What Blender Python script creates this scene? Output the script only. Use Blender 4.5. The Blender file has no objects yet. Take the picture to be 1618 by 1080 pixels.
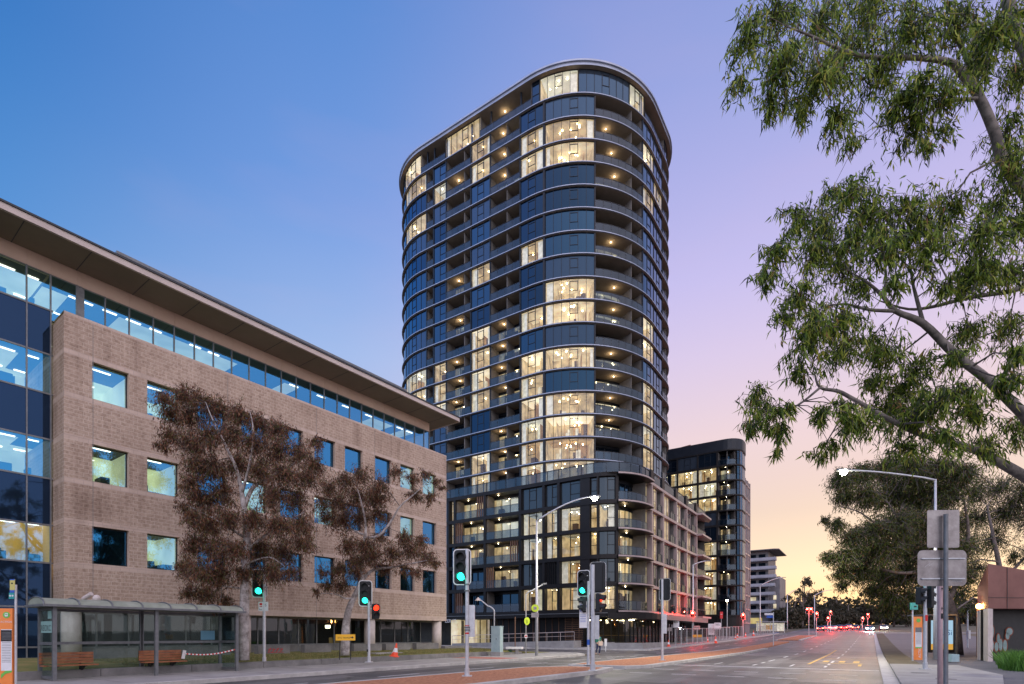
import bpy, math, random
import numpy as np
from mathutils import Vector, Matrix
R = math.radians
rnd = random.Random(7)
S = bpy.context.scene
COL = S.collection
# ------------------------------------------------------------------ camera
F_, CX, HY, CH = 868.0, 809.0, 1003.0, 1.55
cd = bpy.data.cameras.new('camera'); cam = bpy.data.objects.new('camera', cd); COL.objects.link(cam)
cam.location = (0, 0, CH); cam.rotation_euler = (R(90), 0, 0)
cd.sensor_width = 36; cd.lens = F_/1618*36; cd.shift_y = (HY-540)/1618; cd.clip_start = .1; cd.clip_end = 3000
S.camera = cam
# ------------------------------------------------------------------ colour helpers
def lin(c): return tuple(((v/255)/12.92 if v/255 <= .04045 else ((v/255+.055)/1.055)**2.4) for v in c)
def rgba(c): return (*c[:3], 1.0)
# ------------------------------------------------------------------ sky (dusk gradient by direction) and a weak low sun
SUNAZ = math.atan(.68)
w = bpy.data.worlds.new("World"); S.world = w; w.use_nodes = True
nt = w.node_tree; nt.nodes.clear(); N = nt.nodes; L = nt.links
def ramp(tree, inp, stops, interp='LINEAR'):
    r = tree.nodes.new('ShaderNodeValToRGB'); r.color_ramp.interpolation = interp
    e = r.color_ramp.elements
    while len(e) > 1: e.remove(e[-1])
    e[0].position = stops[0][0]; e[0].color = rgba(stops[0][1])
    for p, c in stops[1:]:
        x = e.new(p); x.color = rgba(c)
    tree.links.new(inp, r.inputs[0]); return r
def mth(tree, op, a, b=None, c=None, clamp=False):
    m = tree.nodes.new('ShaderNodeMath'); m.operation = op; m.use_clamp = clamp
    for i, v in enumerate((a, b, c)):
        if v is None: continue
        if isinstance(v, (int, float)): m.inputs[i].default_value = v
        else: tree.links.new(v, m.inputs[i])
    return m.outputs[0]
def mixc(tree, f, a, b, mode='MIX'):
    m = tree.nodes.new('ShaderNodeMix'); m.data_type = 'RGBA'; m.blend_type = mode
    for s, v in ((m.inputs[0], f), (m.inputs[6], a), (m.inputs[7], b)):
        if isinstance(v, (int, float)): s.default_value = v
        elif isinstance(v, tuple): s.default_value = rgba(v)
        else: tree.links.new(v, s)
    return m.outputs[2]
tc = N.new('ShaderNodeTexCoord'); sp = N.new('ShaderNodeSeparateXYZ'); L.new(tc.outputs['Generated'], sp.inputs[0])
x, y, z = sp.outputs
hl = mth(nt, 'SQRT', mth(nt, 'ADD', mth(nt, 'MULTIPLY', x, x), mth(nt, 'MULTIPLY', y, y)))
dt = mth(nt, 'DIVIDE', mth(nt, 'ADD', mth(nt, 'MULTIPLY', x, math.sin(SUNAZ)), mth(nt, 'MULTIPLY', y, math.cos(SUNAZ))), mth(nt, 'MAXIMUM', hl, .001))
zz = mth(nt, 'MAXIMUM', z, 0.0)
sunr = ramp(nt, zz, [(0, lin((250, 200, 130))), (.05, lin((250, 216, 168))), (.1, lin((248, 226, 194))), (.2, lin((234, 212, 198))), (.32, lin((237, 213, 219))), (.43, lin((220, 204, 234))), (.52, lin((201, 193, 239))), (.62, lin((176, 178, 232))), (.72, lin((147, 163, 224))), (1, lin((70, 112, 192)))])
midr = ramp(nt, zz, [(0, lin((235, 205, 205))), (.2, lin((205, 203, 228))), (.44, lin((165, 190, 236))), (.6, lin((120, 160, 227))), (.75, lin((92, 140, 212))), (1, lin((60, 106, 180)))])
antr = ramp(nt, zz, [(0, lin((190, 190, 215))), (.15, lin((150, 190, 232))), (.3, lin((115, 172, 230))), (.5, lin((78, 143, 212))), (.65, lin((52, 120, 195))), (1, lin((34, 86, 160)))])
def sstep(v, a, b):
    m = nt.nodes.new('ShaderNodeMapRange'); m.interpolation_type = 'SMOOTHSTEP'; L.new(v, m.inputs[0])
    m.inputs[1].default_value = a; m.inputs[2].default_value = b; return m.outputs[0]
c1 = mixc(nt, sstep(dt, .1, .68), antr.outputs[0], midr.outputs[0])
c2 = mixc(nt, sstep(dt, .6, .985), c1, sunr.outputs[0])
# faint high cloud streaks
nz = N.new('ShaderNodeTexNoise'); mp = N.new('ShaderNodeMapping'); mp.inputs['Scale'].default_value = (1.2, 1.2, 5)
L.new(tc.outputs['Generated'], mp.inputs[0]); L.new(mp.outputs[0], nz.inputs['Vector']); nz.inputs['Scale'].default_value = 2.2; nz.inputs['Detail'].default_value = 5
cf = mth(nt, 'MULTIPLY', mth(nt, 'SUBTRACT', nz.outputs[0], .5, clamp=True), .3)
c3 = mixc(nt, cf, c2, lin((235, 190, 205)))
# the unseen sky opposite the sunset, brightened to add fill light
back = N.new('ShaderNodeMapRange'); L.new(dt, back.inputs[0]); back.inputs[1].default_value = 0.15; back.inputs[2].default_value = -.7; back.inputs[3].default_value = 1; back.inputs[4].default_value = 2.0
sc_ = N.new('ShaderNodeVectorMath'); sc_.operation = 'SCALE'; L.new(c3, sc_.inputs[0]); L.new(back.outputs[0], sc_.inputs['Scale'])
# broad warm fill glow added behind the camera to light the facades
FILL_LOBE = (math.sin(R(168))*math.cos(R(34)), math.cos(R(168))*math.cos(R(34)), math.sin(R(34)))
ld_ = mth(nt, 'ADD', mth(nt, 'ADD', mth(nt, 'MULTIPLY', x, FILL_LOBE[0]), mth(nt, 'MULTIPLY', y, FILL_LOBE[1])), mth(nt, 'MULTIPLY', z, FILL_LOBE[2]))
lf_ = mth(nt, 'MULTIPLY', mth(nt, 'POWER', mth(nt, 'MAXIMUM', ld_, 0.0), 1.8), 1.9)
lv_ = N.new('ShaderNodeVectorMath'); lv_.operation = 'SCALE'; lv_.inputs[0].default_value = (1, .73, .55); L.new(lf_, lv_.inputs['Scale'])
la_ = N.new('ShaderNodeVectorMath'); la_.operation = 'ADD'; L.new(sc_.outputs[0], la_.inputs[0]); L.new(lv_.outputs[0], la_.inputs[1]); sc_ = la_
# orange glow where the sun has just set
GA = R(38); gd_ = mth(nt, 'ADD', mth(nt, 'ADD', mth(nt, 'MULTIPLY', x, math.sin(GA)), mth(nt, 'MULTIPLY', y, math.cos(GA))), mth(nt, 'MULTIPLY', z, .02))
gz_ = mth(nt, 'POWER', 2.718, mth(nt, 'MULTIPLY', zz, -9.0))
gf_ = mth(nt, 'MULTIPLY', mth(nt, 'MULTIPLY', mth(nt, 'POWER', mth(nt, 'MAXIMUM', gd_, 0.0), 14.0), gz_), 1.0)
gv_ = N.new('ShaderNodeVectorMath'); gv_.operation = 'SCALE'; gv_.inputs[0].default_value = (.85, .42, .12); L.new(gf_, gv_.inputs['Scale'])
lb_ = N.new('ShaderNodeVectorMath'); lb_.operation = 'ADD'; L.new(sc_.outputs[0], lb_.inputs[0]); L.new(gv_.outputs[0], lb_.inputs[1]); sc_ = lb_
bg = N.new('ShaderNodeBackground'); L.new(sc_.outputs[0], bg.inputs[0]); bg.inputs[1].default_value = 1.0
sky = N.new('ShaderNodeTexSky'); sky.sky_type = 'NISHITA'; sky.sun_disc = False; sky.sun_elevation = R(3); sky.sun_rotation = SUNAZ
bg2 = N.new('ShaderNodeBackground'); L.new(sky.outputs[0], bg2.inputs[0]); bg2.inputs[1].default_value = .004
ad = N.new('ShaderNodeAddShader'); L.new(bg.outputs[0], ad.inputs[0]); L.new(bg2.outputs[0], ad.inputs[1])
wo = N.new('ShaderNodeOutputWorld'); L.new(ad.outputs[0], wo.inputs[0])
sl = bpy.data.lights.new('sun', 'SUN'); sl.energy = .5; sl.angle = R(12); sl.color = (1, .66, .48)
so = bpy.data.objects.new('sun', sl); COL.objects.link(so)
so.rotation_euler = (R(90-4), 0, math.pi-SUNAZ)
so.location = (60, 90, 60)
S.view_settings.view_transform = 'Standard'; S.view_settings.look = 'None'; S.view_settings.exposure = 0.0; S.view_settings.gamma = 1
S.cycles.use_denoising = True; S.cycles.max_bounces = 7; S.cycles.transparent_max_bounces = 24; S.cycles.sample_clamp_indirect = 4
S.cycles.caustics_reflective = False; S.cycles.caustics_refractive = False

# ------------------------------------------------------------------ frames and terrain
TH = math.atan(.6555); cT, sT = math.cos(TH), math.sin(TH)
def e2w(a, b): return (cT*a+sT*b, -sT*a+cT*b)
def w2e(X, Y): return (cT*X-sT*Y, sT*X+cT*Y)
OW = (.594, .8044)
ROTO = math.atan2(OW[1], OW[0])
def o2w(s, d): return (OW[0]*s-OW[1]*d, OW[1]*s+OW[0]*d)
GK = [(-200, 0), (50, 0), (60, .12), (80, .45), (100, .9), (120, 1.3), (150, 2.1), (180, 3.0), (240, 5.0), (300, 6.5), (600, 11), (1500, 15)]
KN = [k for k, _ in GK]
def g(e2):
    return float(np.interp(e2, KN, [v for _, v in GK]))
def gw(X, Y): return g(w2e(X, Y)[1])
def G(px, py, h=0.0):
    """point of the ground (plus h) seen at a pixel of the photograph"""
    t = (px-CX)/F_; Y = 20.0; best = None
    for Y in np.arange(5, 300, .05):
        zg = gw(t*Y, Y)+h
        yy = HY-(zg-CH)*F_/Y
        if yy <= py: best = Y; break
    Y = best or 300
    return (t*Y, Y, gw(t*Y, Y)+h)
def P(px, py, Y): return ((px-CX)/F_*Y, Y, CH+(HY-py)/F_*Y)
def pxof(X, Y): return CX+F_*X/Y

# ------------------------------------------------------------------ objects
ORG = {}
def thing(name, label, cat, loc=(0, 0, 0), rotz=0, group=None, org=(0, 0, 0), kind=None):
    o = bpy.data.objects.new(name, None); COL.objects.link(o); o.location = loc; o.rotation_euler = (0, 0, rotz)
    o.empty_display_size = .2
    o['label'] = label; o['category'] = cat
    if group: o['group'] = group
    ORG[o.name] = org
    return o
def ething(name, label, cat, e1, e2, z, group=None):
    X, Y = e2w(e1, e2); return thing(name, label, cat, (X, Y, z), -TH, group, (e1, e2, z))
def othing(name, label, cat, s, d, z, group=None):
    X, Y = o2w(s, d); return thing(name, label, cat, (X, Y, z), ROTO, group, (s, d, z))
def tag(o, label, cat, group=None, kind=None):
    o['label'] = label; o['category'] = cat
    if group: o['group'] = group
    if kind: o['kind'] = kind
    return o
class MB:
    def __init__(s): s.v = []; s.f = []; s.mi = []; s.c = 0
    def m(s, i): s.c = i; return s
    def add(s, vs, fs):
        b = len(s.v); s.v += [tuple(v) for v in vs]
        for f in fs: s.f.append([b+i for i in f]); s.mi.append(s.c)
        return s
    def ext(s, o):
        b = len(s.v); s.v += o.v
        s.f += [[b+i for i in f] for f in o.f]; s.mi += o.mi; return s
    def box(s, x0, x1, y0, y1, z0, z1):
        return s.add([(x0,y0,z0),(x1,y0,z0),(x1,y1,z0),(x0,y1,z0),(x0,y0,z1),(x1,y0,z1),(x1,y1,z1),(x0,y1,z1)],
            [(0,3,2,1),(4,5,6,7),(0,1,5,4),(1,2,6,5),(2,3,7,6),(3,0,4,7)])
    def bar(s, p, q, wd, ht):
        """box of width wd (horizontal) and height ht between two points"""
        p = Vector(p); q = Vector(q); d = (q-p)
        if d.length < 1e-6: return s
        d.normalize(); up = Vector((0,0,1)) if abs(d.z) < .95 else Vector((0,1,0))
        a = d.cross(up).normalized()*wd/2; b = a.cross(d).normalized()*ht/2
        return s.add([p-a-b, p+a-b, p+a+b, p-a+b, q-a-b, q+a-b, q+a+b, q-a+b],
            [(0,3,2,1),(4,5,6,7),(0,1,5,4),(1,2,6,5),(2,3,7,6),(3,0,4,7)])
    def prism(s, poly, z0, z1):
        n = len(poly); a = [(p[0],p[1],z0) for p in poly]+[(p[0],p[1],z1) for p in poly]
        return s.add(a, [tuple(range(n))[::-1], tuple(range(n, 2*n))]+[(i,(i+1)%n,n+(i+1)%n,n+i) for i in range(n)])
    def plate(s, poly, o, ux, uy, un, th):
        """2-D polygon in plane (ux,uy) at o with thickness th along un"""
        o, ux, uy, un = map(Vector, (o, ux, uy, un)); n = len(poly)
        a = [o+ux*p[0]+uy*p[1] for p in poly]; b = [v+un*th for v in a]
        return s.add(a+b, [tuple(range(n))[::-1], tuple(range(n, 2*n))]+[(i,(i+1)%n,n+(i+1)%n,n+i) for i in range(n)])
    def tube(s, pts, rad, n=8, caps=True):
        pts = [Vector(p) for p in pts]
        if not hasattr(rad, '__len__'): rad = [rad]*len(pts)
        b = len(s.v); ref = None
        for i, p in enumerate(pts):
            d = (pts[min(i+1, len(pts)-1)]-pts[max(i-1, 0)])
            if d.length < 1e-9: d = Vector((0,0,1))
            d.normalize()
            if ref is None: ref = d.orthogonal().normalized()
            a = ref-d*ref.dot(d)
            a = a.normalized() if a.length > 1e-5 else d.orthogonal().normalized()
            ref = a; c = d.cross(a)
            for k in range(n):
                t = 2*math.pi*k/n; q = p+(a*math.cos(t)+c*math.sin(t))*rad[i]; s.v.append(tuple(q))
        for i in range(len(pts)-1):
            for k in range(n):
                s.f.append([b+i*n+k, b+i*n+(k+1)%n, b+(i+1)*n+(k+1)%n, b+(i+1)*n+k]); s.mi.append(s.c)
        if caps:
            s.f.append([b+k for k in range(n)][::-1]); s.mi.append(s.c)
            s.f.append([b+(len(pts)-1)*n+k for k in range(n)]); s.mi.append(s.c)
        return s
    def ball(s, c, r, n=8, m=5):
        vs = [(c[0], c[1], c[2]-r)]; rx = r if not hasattr(r, '__len__') else r
        for i in range(1, m):
            t = math.pi*i/m
            for k in range(n):
                a = 2*math.pi*k/n; vs.append((c[0]+r*math.sin(t)*math.cos(a), c[1]+r*math.sin(t)*math.sin(a), c[2]-r*math.cos(t)))
        vs.append((c[0], c[1], c[2]+r)); fs = []
        for k in range(n): fs.append((0, 1+(k+1)%n, 1+k)); fs.append((len(vs)-1, 1+(m-2)*n+k, 1+(m-2)*n+(k+1)%n))
        for i in range(m-2):
            for k in range(n): fs.append((1+i*n+k, 1+i*n+(k+1)%n, 1+(i+1)*n+(k+1)%n, 1+(i+1)*n+k))
        return s.add(vs, fs)
    def text(s, txt, o, ux, uy, size, un=None, th=.004, align='LEFT'):
        vs, fs = text_geo(txt, size, align); o, ux, uy = Vector(o), Vector(ux), Vector(uy)
        n_ = (Vector(un) if un else ux.cross(uy)).normalized()*th
        return s.add([o+ux*a+uy*b+n_ for a, b in vs], fs)
    def build(s, name, mats, parent=None, smooth=False, org=None):
        if not isinstance(mats, (list, tuple)): mats = [mats]
        if org is None: org = ORG.get(parent.name, (0,0,0)) if parent else (0,0,0)
        me = bpy.data.meshes.new(name)
        o3 = org
        me.from_pydata([(v[0]-o3[0], v[1]-o3[1], v[2]-o3[2]) for v in s.v], [], s.f)
        for m in mats: me.materials.append(m)
        me.polygons.foreach_set('material_index', s.mi)
        if smooth: me.polygons.foreach_set('use_smooth', [True]*len(s.f))
        me.update()
        o = bpy.data.objects.new(name, me); COL.objects.link(o)
        if parent:
            o.parent = parent; ORG[o.name] = o3
        return o
_T = {}
def text_geo(txt, size, align):
    k = (txt, size, align)
    if k in _T: return _T[k]
    c = bpy.data.curves.new('lettering', 'FONT'); c.body = txt; c.size = size; c.align_x = align; c.resolution_u = 2
    o = bpy.data.objects.new('lettering', c); COL.objects.link(o)
    me = bpy.data.meshes.new_from_object(o.evaluated_get(bpy.context.evaluated_depsgraph_get()))
    r = ([(v.co.x, v.co.y) for v in me.vertices], [tuple(p.vertices) for p in me.polygons])
    bpy.data.objects.remove(o); bpy.data.meshes.remove(me); bpy.data.curves.remove(c)
    _T[k] = r; return r
def rrect(wd, ht, r, n=4, cx=0, cy=0):
    p = []
    for (sx, sy, a0) in ((1,1,0),(-1,1,90),(-1,-1,180),(1,-1,270)):
        for i in range(n+1):
            a = R(a0+90*i/n); p.append((cx+sx*(wd/2-r)+r*math.cos(a), cy+sy*(ht/2-r)+r*math.sin(a)))
    return p
def disc(r, n=16, cx=0, cy=0): return [(cx+r*math.cos(2*math.pi*i/n), cy+r*math.sin(2*math.pi*i/n)) for i in range(n)]

# ------------------------------------------------------------------ materials
MATS = {}
def pmat(name, c1, c2=None, rough=.7, metal=0, scale=3.0, bump=0, bscale=None, detail=5, spec=.5, emit=None, estr=0, coord='Object'):
    m = bpy.data.materials.new(name); m.use_nodes = True; t = m.node_tree; b = t.nodes['Principled BSDF']
    b.inputs['Roughness'].default_value = rough; b.inputs['Metallic'].default_value = metal
    b.inputs['Specular IOR Level'].default_value = spec
    b.inputs['Base Color'].default_value = rgba(c1)
    if c2 or bump:
        tcn = t.nodes.new('ShaderNodeTexCoord')
        nn = t.nodes.new('ShaderNodeTexNoise'); nn.inputs['Scale'].default_value = scale; nn.inputs['Detail'].default_value = detail; nn.inputs['Roughness'].default_value = .65
        t.links.new(tcn.outputs[coord], nn.inputs['Vector'])
        if c2:
            r = ramp(t, nn.outputs[0], [(.35, c1), (.65, c2)]); t.links.new(r.outputs[0], b.inputs['Base Color'])
        if bump:
            n2 = t.nodes.new('ShaderNodeTexNoise'); n2.inputs['Scale'].default_value = bscale or scale*4; n2.inputs['Detail'].default_value = 4
            t.links.new(tcn.outputs[coord], n2.inputs['Vector'])
            bp = t.nodes.new('ShaderNodeBump'); bp.inputs['Strength'].default_value = bump; bp.inputs['Distance'].default_value = .02
            t.links.new(n2.outputs[0], bp.inputs['Height']); t.links.new(bp.outputs[0], b.inputs['Normal'])
    if emit:
        b.inputs['Emission Color'].default_value = rgba(emit); b.inputs['Emission Strength'].default_value = estr
    MATS[name] = m; return m
def glass(name, base, tint, f0, f1, trans=0.0, rough=.02, wav=.0, tcol=(1,1,1), power=3.0):
    """coated glazing: mirror part that rises towards grazing, the rest dark body or see-through"""
    m = bpy.data.materials.new(name); m.use_nodes = True; t = m.node_tree; t.nodes.clear()
    o = t.nodes.new('ShaderNodeOutputMaterial')
    gl = t.nodes.new('ShaderNodeBsdfGlossy'); gl.inputs['Color'].default_value = rgba(tint); gl.inputs['Roughness'].default_value = rough
    df = t.nodes.new('ShaderNodeBsdfDiffuse'); df.inputs['Color'].default_value = rgba(base)
    body = df
    if trans > 0:
        tr = t.nodes.new('ShaderNodeBsdfTransparent'); tr.inputs['Color'].default_value = rgba(tcol)
        mx = t.nodes.new('ShaderNodeMixShader'); mx.inputs[0].default_value = trans
        t.links.new(df.outputs[0], mx.inputs[1]); t.links.new(tr.outputs[0], mx.inputs[2]); body = mx
    lw = t.nodes.new('ShaderNodeLayerWeight'); lw.inputs['Blend'].default_value = .5
    pw = mth(t, 'POWER', lw.outputs['Facing'], power)
    fac = mth(t, 'ADD', mth(t, 'MULTIPLY', pw, f1-f0), f0, clamp=True)
    t.links.new(mixc(t, pw, tuple(tint), (.92,.94,1.0)), gl.inputs['Color'])
    mx2 = t.nodes.new('ShaderNodeMixShader'); t.links.new(fac, mx2.inputs[0]); t.links.new(body.outputs[0], mx2.inputs[1]); t.links.new(gl.outputs[0], mx2.inputs[2])
    if wav:
        tcn = t.nodes.new('ShaderNodeTexCoord'); nn = t.nodes.new('ShaderNodeTexNoise'); nn.inputs['Scale'].default_value = .9; nn.inputs['Detail'].default_value = 1
        t.links.new(tcn.outputs['Object'], nn.inputs['Vector'])
        bp = t.nodes.new('ShaderNodeBump'); bp.inputs['Strength'].default_value = wav; bp.inputs['Distance'].default_value = .05
        t.links.new(nn.outputs[0], bp.inputs['Height']); t.links.new(bp.outputs[0], gl.inputs['Normal'])
    t.links.new(mx2.outputs[0], o.inputs[0]); MATS[name] = m; return m
def emat(name, c, s):
    m = bpy.data.materials.new(name); m.use_nodes = True; t = m.node_tree; t.nodes.clear()
    o = t.nodes.new('ShaderNodeOutputMaterial'); e = t.nodes.new('ShaderNodeEmission'); e.inputs[0].default_value = rgba(c); e.inputs[1].default_value = s
    t.links.new(e.outputs[0], o.inputs[0]); MATS[name] = m; return m
def roommat(name, ca, cb, s, sc=.35):
    """interior surfaces that glow by themselves as if lamp-lit, seen through a window"""
    m = bpy.data.materials.new(name); m.use_nodes = True; t = m.node_tree; b = t.nodes['Principled BSDF']
    tcn = t.nodes.new('ShaderNodeTexCoord'); nn = t.nodes.new('ShaderNodeTexNoise'); nn.inputs['Scale'].default_value = sc; nn.inputs['Detail'].default_value = 2
    t.links.new(tcn.outputs['Object'], nn.inputs['Vector'])
    r = ramp(t, nn.outputs[0], [(.3, ca), (.7, cb)])
    t.links.new(r.outputs[0], b.inputs['Base Color']); t.links.new(r.outputs[0], b.inputs['Emission Color']); b.inputs['Emission Strength'].default_value = s  # emission put into the surface stands for the room's lamp light
    b.inputs['Roughness'].default_value = .9
    MATS[name] = m; return m
M = MATS
def asphaltmat():
    m = bpy.data.materials.new('asphalt'); m.use_nodes = True; t = m.node_tree; b = t.nodes['Principled BSDF']; MATS['asphalt'] = m
    tcn = t.nodes.new('ShaderNodeTexCoord'); mp_ = t.nodes.new('ShaderNodeMapping'); mp_.inputs['Rotation'].default_value = (0, 0, TH); t.links.new(tcn.outputs['Object'], mp_.inputs[0])
    ms = t.nodes.new('ShaderNodeMapping'); ms.inputs['Scale'].default_value = (1.1, .05, 1); t.links.new(mp_.outputs[0], ms.inputs[0])
    def nz_(v, s, d, r=.6):
        n = t.nodes.new('ShaderNodeTexNoise'); n.inputs['Scale'].default_value = s; n.inputs['Detail'].default_value = d; n.inputs['Roughness'].default_value = r; t.links.new(v, n.inputs['Vector']); return n.outputs[0]
    a, st, fine = nz_(mp_.outputs[0], .35, 6), nz_(ms.outputs[0], 1.0, 4), nz_(mp_.outputs[0], 35, 3, .8)
    v = mth(t, 'ADD', mth(t, 'ADD', mth(t, 'MULTIPLY', a, .35), mth(t, 'MULTIPLY', st, .4)), mth(t, 'MULTIPLY', fine, .25))
    r = ramp(t, v, [(.40, (.050,.049,.048)), (.5, (.115,.11,.105)), (.59, (.22,.21,.20))])
    vo = t.nodes.new('ShaderNodeTexVoronoi'); vo.feature = 'DISTANCE_TO_EDGE'; vo.inputs['Scale'].default_value = .16
    wn = t.nodes.new('ShaderNodeTexNoise'); wn.inputs['Scale'].default_value = .8; t.links.new(mp_.outputs[0], wn.inputs['Vector'])
    av = t.nodes.new('ShaderNodeVectorMath'); av.operation = 'ADD'; t.links.new(mp_.outputs[0], av.inputs[0]); t.links.new(wn.outputs[1], av.inputs[1]); t.links.new(av.outputs[0], vo.inputs['Vector'])
    cr = ramp(t, vo.outputs[0], [(.0, (.35,.35,.35)), (.006, (.5,.5,.5)), (.010, (1,1,1))])
    t.links.new(mixc(t, 1.0, r.outputs[0], cr.outputs[0], 'MULTIPLY'), b.inputs['Base Color'])
    t.links.new(mth(t, 'ADD', mth(t, 'MULTIPLY', st, .35), .38), b.inputs['Roughness'])
    bp = t.nodes.new('ShaderNodeBump'); bp.inputs['Strength'].default_value = .5; bp.inputs['Distance'].default_value = .01; t.links.new(fine, bp.inputs['Height']); t.links.new(bp.outputs[0], b.inputs['Normal'])
asphaltmat()
pmat('asphalt_path', (.085,.085,.095), (.12,.12,.13), rough=.7, scale=.8, bump=.4, bscale=50)
pmat('concrete', (.26,.25,.235), (.36,.35,.33), rough=.8, scale=1.2, bump=.3, bscale=25)
pmat('concrete_dark', (.15,.145,.14), (.24,.23,.22), rough=.85, scale=1.5, bump=.3, bscale=20)
pmat('kerb', (.40,.38,.35), (.56,.54,.50), rough=.8, scale=2, bump=.3, bscale=25)
pmat('median_paving', (.27,.095,.045), (.56,.26,.13), rough=.9, scale=7, bump=.8, bscale=40, detail=9)
pmat('paint_white', (.50,.50,.50), (.80,.80,.79), rough=.6, scale=4)
pmat('paint_yellow', (.55,.35,.08), (.68,.45,.12), rough=.6, scale=4)
pmat('earth', (.09,.075,.045), (.14,.12,.07), rough=.95, scale=.6, bump=.5, bscale=20)
pmat('grass', (.12,.16,.035), (.27,.22,.08), rough=.95, scale=1.4, bump=.8, bscale=40)
pmat('galv', (.50,.51,.52), (.62,.63,.64), rough=.42, metal=.35, scale=6)
pmat('galv_dark', (.16,.165,.17), (.22,.225,.23), rough=.5, metal=.5, scale=6)
pmat('black_metal', (.012,.012,.013), (.02,.02,.02), rough=.5, scale=4)
pmat('dark_frame', (.022,.023,.026), (.034,.035,.04), rough=.42, scale=1, metal=.3)
pmat('tower_frame', (.008,.011,.017), (.014,.018,.026), rough=.4, scale=1, spec=.3)
pmat('slab_edge', (.30,.34,.43), (.38,.42,.52), rough=.38, scale=.6, metal=.2)
pmat('slab_soffit', (.30,.25,.20), (.38,.32,.26), rough=.9, scale=.8, bump=.15, bscale=8)
pmat('balcony_wall', (.10,.095,.09), (.16,.15,.14), rough=.85, scale=.7)
pmat('podium_frame', (.008,.007,.007), (.014,.012,.012), rough=.5, scale=.6, spec=.25)
pmat('podium_pale', (.32,.25,.235), (.42,.34,.32), rough=.45, scale=.6, metal=.1)
pmat('timber_slat', (.10,.05,.03), (.18,.09,.05), rough=.6, scale=3)
pmat('timber', (.26,.085,.035), (.40,.15,.06), rough=.5, scale=5)
pmat('brown_panel', (.16,.06,.045), (.22,.09,.07), rough=.5, scale=.7)
pmat('eave_metal', (.50,.42,.38), (.60,.51,.46), rough=.5, scale=.5)
pmat('eave_top', (.03,.035,.045), rough=.5)
pmat('eave_soffit', (.20,.165,.125), (.25,.21,.16), rough=.8, scale=.35)
pmat('beige_panel', (.62,.46,.36), (.70,.54,.43), rough=.6, scale=.5)
pmat('stone_col', (.50,.43,.40), (.60,.53,.49), rough=.7, scale=3, bump=.2, bscale=20)
pmat('signal_black', (.008,.009,.01), rough=.6)
pmat('white_border', (.75,.75,.72), rough=.5)
pmat('sign_white', (.72,.72,.72), (.78,.78,.78), rough=.4, scale=5)
pmat('sign_back', (.25,.22,.21), (.40,.365,.35), rough=.38, metal=.6, scale=4, bump=.15, bscale=6)
pmat('cone_orange', (.85,.09,.03), rough=.5)
pmat('sign_yellow', (.90,.48,.02), rough=.4)
pmat('fluoro', (.62,.80,.04), rough=.4)
pmat('cabinet', (.30,.42,.43), (.38,.50,.50), rough=.5, scale=3)
pmat('red', (.6,.02,.02), rough=.4); pmat('blue', (.02,.10,.45), rough=.4)
pmat('totem_orange', (.85,.22,.04), (.90,.30,.07), rough=.4, scale=2); pmat('totem_green', (.15,.50,.08), rough=.4)
pmat('bark_pale', (.20,.17,.15), (.58,.53,.50), rough=.85, scale=4, bump=.4, bscale=14)
pmat('bark_mid', (.075,.065,.055), (.24,.205,.175), rough=.85, scale=6, bump=.4, bscale=14)
pmat('bark_dark', (.10,.08,.07), (.20,.16,.14), rough=.9, scale=5, bump=.5, bscale=14)
pmat('skin', (.45,.26,.19), rough=.5); pmat('cloth_green', (.02,.16,.12), rough=.8); pmat('cloth_navy', (.02,.03,.09), rough=.8)
pmat('bag_cream', (.55,.42,.34), rough=.7); pmat('hair_brown', (.16,.07,.04), rough=.6)
pmat('tyre', (.015,.015,.015), rough=.8)
pmat('roof_dark', (.05,.05,.055), (.08,.08,.085), rough=.8, scale=1)
pmat('white_render', (.27,.26,.29), (.34,.33,.36), rough=.6, scale=.4)
pmat('grey_render', (.14,.13,.14), (.20,.19,.20), rough=.7, scale=.4)
pmat('room_dark', (.05,.05,.05), (.10,.095,.085), rough=.9, scale=.5)
pmat('furniture', (.08,.05,.035), (.16,.11,.08), rough=.8, scale=1)
pmat('tactile_red', (.35,.13,.10), (.42,.17,.13), rough=.8, scale=5)
glass('glass_tower', (.006,.010,.017), (.26,.62,1), .045, .80, wav=.06, power=2.0)
glass('glass_tower_curtain', (.030,.040,.055), (.30,.62,1), .028, .70, wav=.10, power=2.1)
glass('glass_tower_deep', (.003,.005,.009), (.28,.60,1), .03, .80, wav=.08, power=2.3)
glass('glass_podium', (.018,.022,.026), (.55,.66,.74), .06, .5, wav=.05, power=2.2)
glass('glass_lit', (.02,.02,.02), (.85,.92,1), .05, .6, trans=.97, power=3.5)
glass('glass_office', (.010,.016,.024), (.07,.44,.88), .50, .9, trans=.90, tcol=(.85,.95,.9), wav=.02, power=2)
glass('glass_spandrel', (.010,.018,.035), (.16,.34,.70), .10, .5, wav=.03, power=2)
glass('glass_ground', (.008,.010,.012), (.7,.8,.85), .10, .5, trans=.5, tcol=(.5,.55,.55), wav=.03)
glass('glass_balustrade', (.008,.014,.022), (.7,.85,1), .05, .42, trans=.55, tcol=(.50,.56,.60), power=2.5)
glass('glass_shelter', (.10,.13,.12), (.8,.9,.9), .04, .4, trans=.90, tcol=(.84,.92,.89))
glass('glass_car', (.01,.01,.012), (.8,.9,1), .1, .7)
roommat('room_lit', lin((184,166,126)), lin((242,230,194)), .58, .8)
roommat('room_warm', lin((150,120,80)), lin((215,185,125)), .40, .6)
roommat('room_office', lin((90,98,78)), lin((140,148,124)), .22, .5)
roommat('office_ceiling', lin((180,186,156)), lin((232,238,212)), .70, .5)
roommat('room_soft', lin((150,132,98)), lin((226,208,164)), .42, .9)
roommat('room_bright', lin((222,210,174)), lin((252,244,216)), .80, .7)
roommat('room_cool', lin((190,192,180)), lin((232,236,224)), .55, .7)
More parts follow.
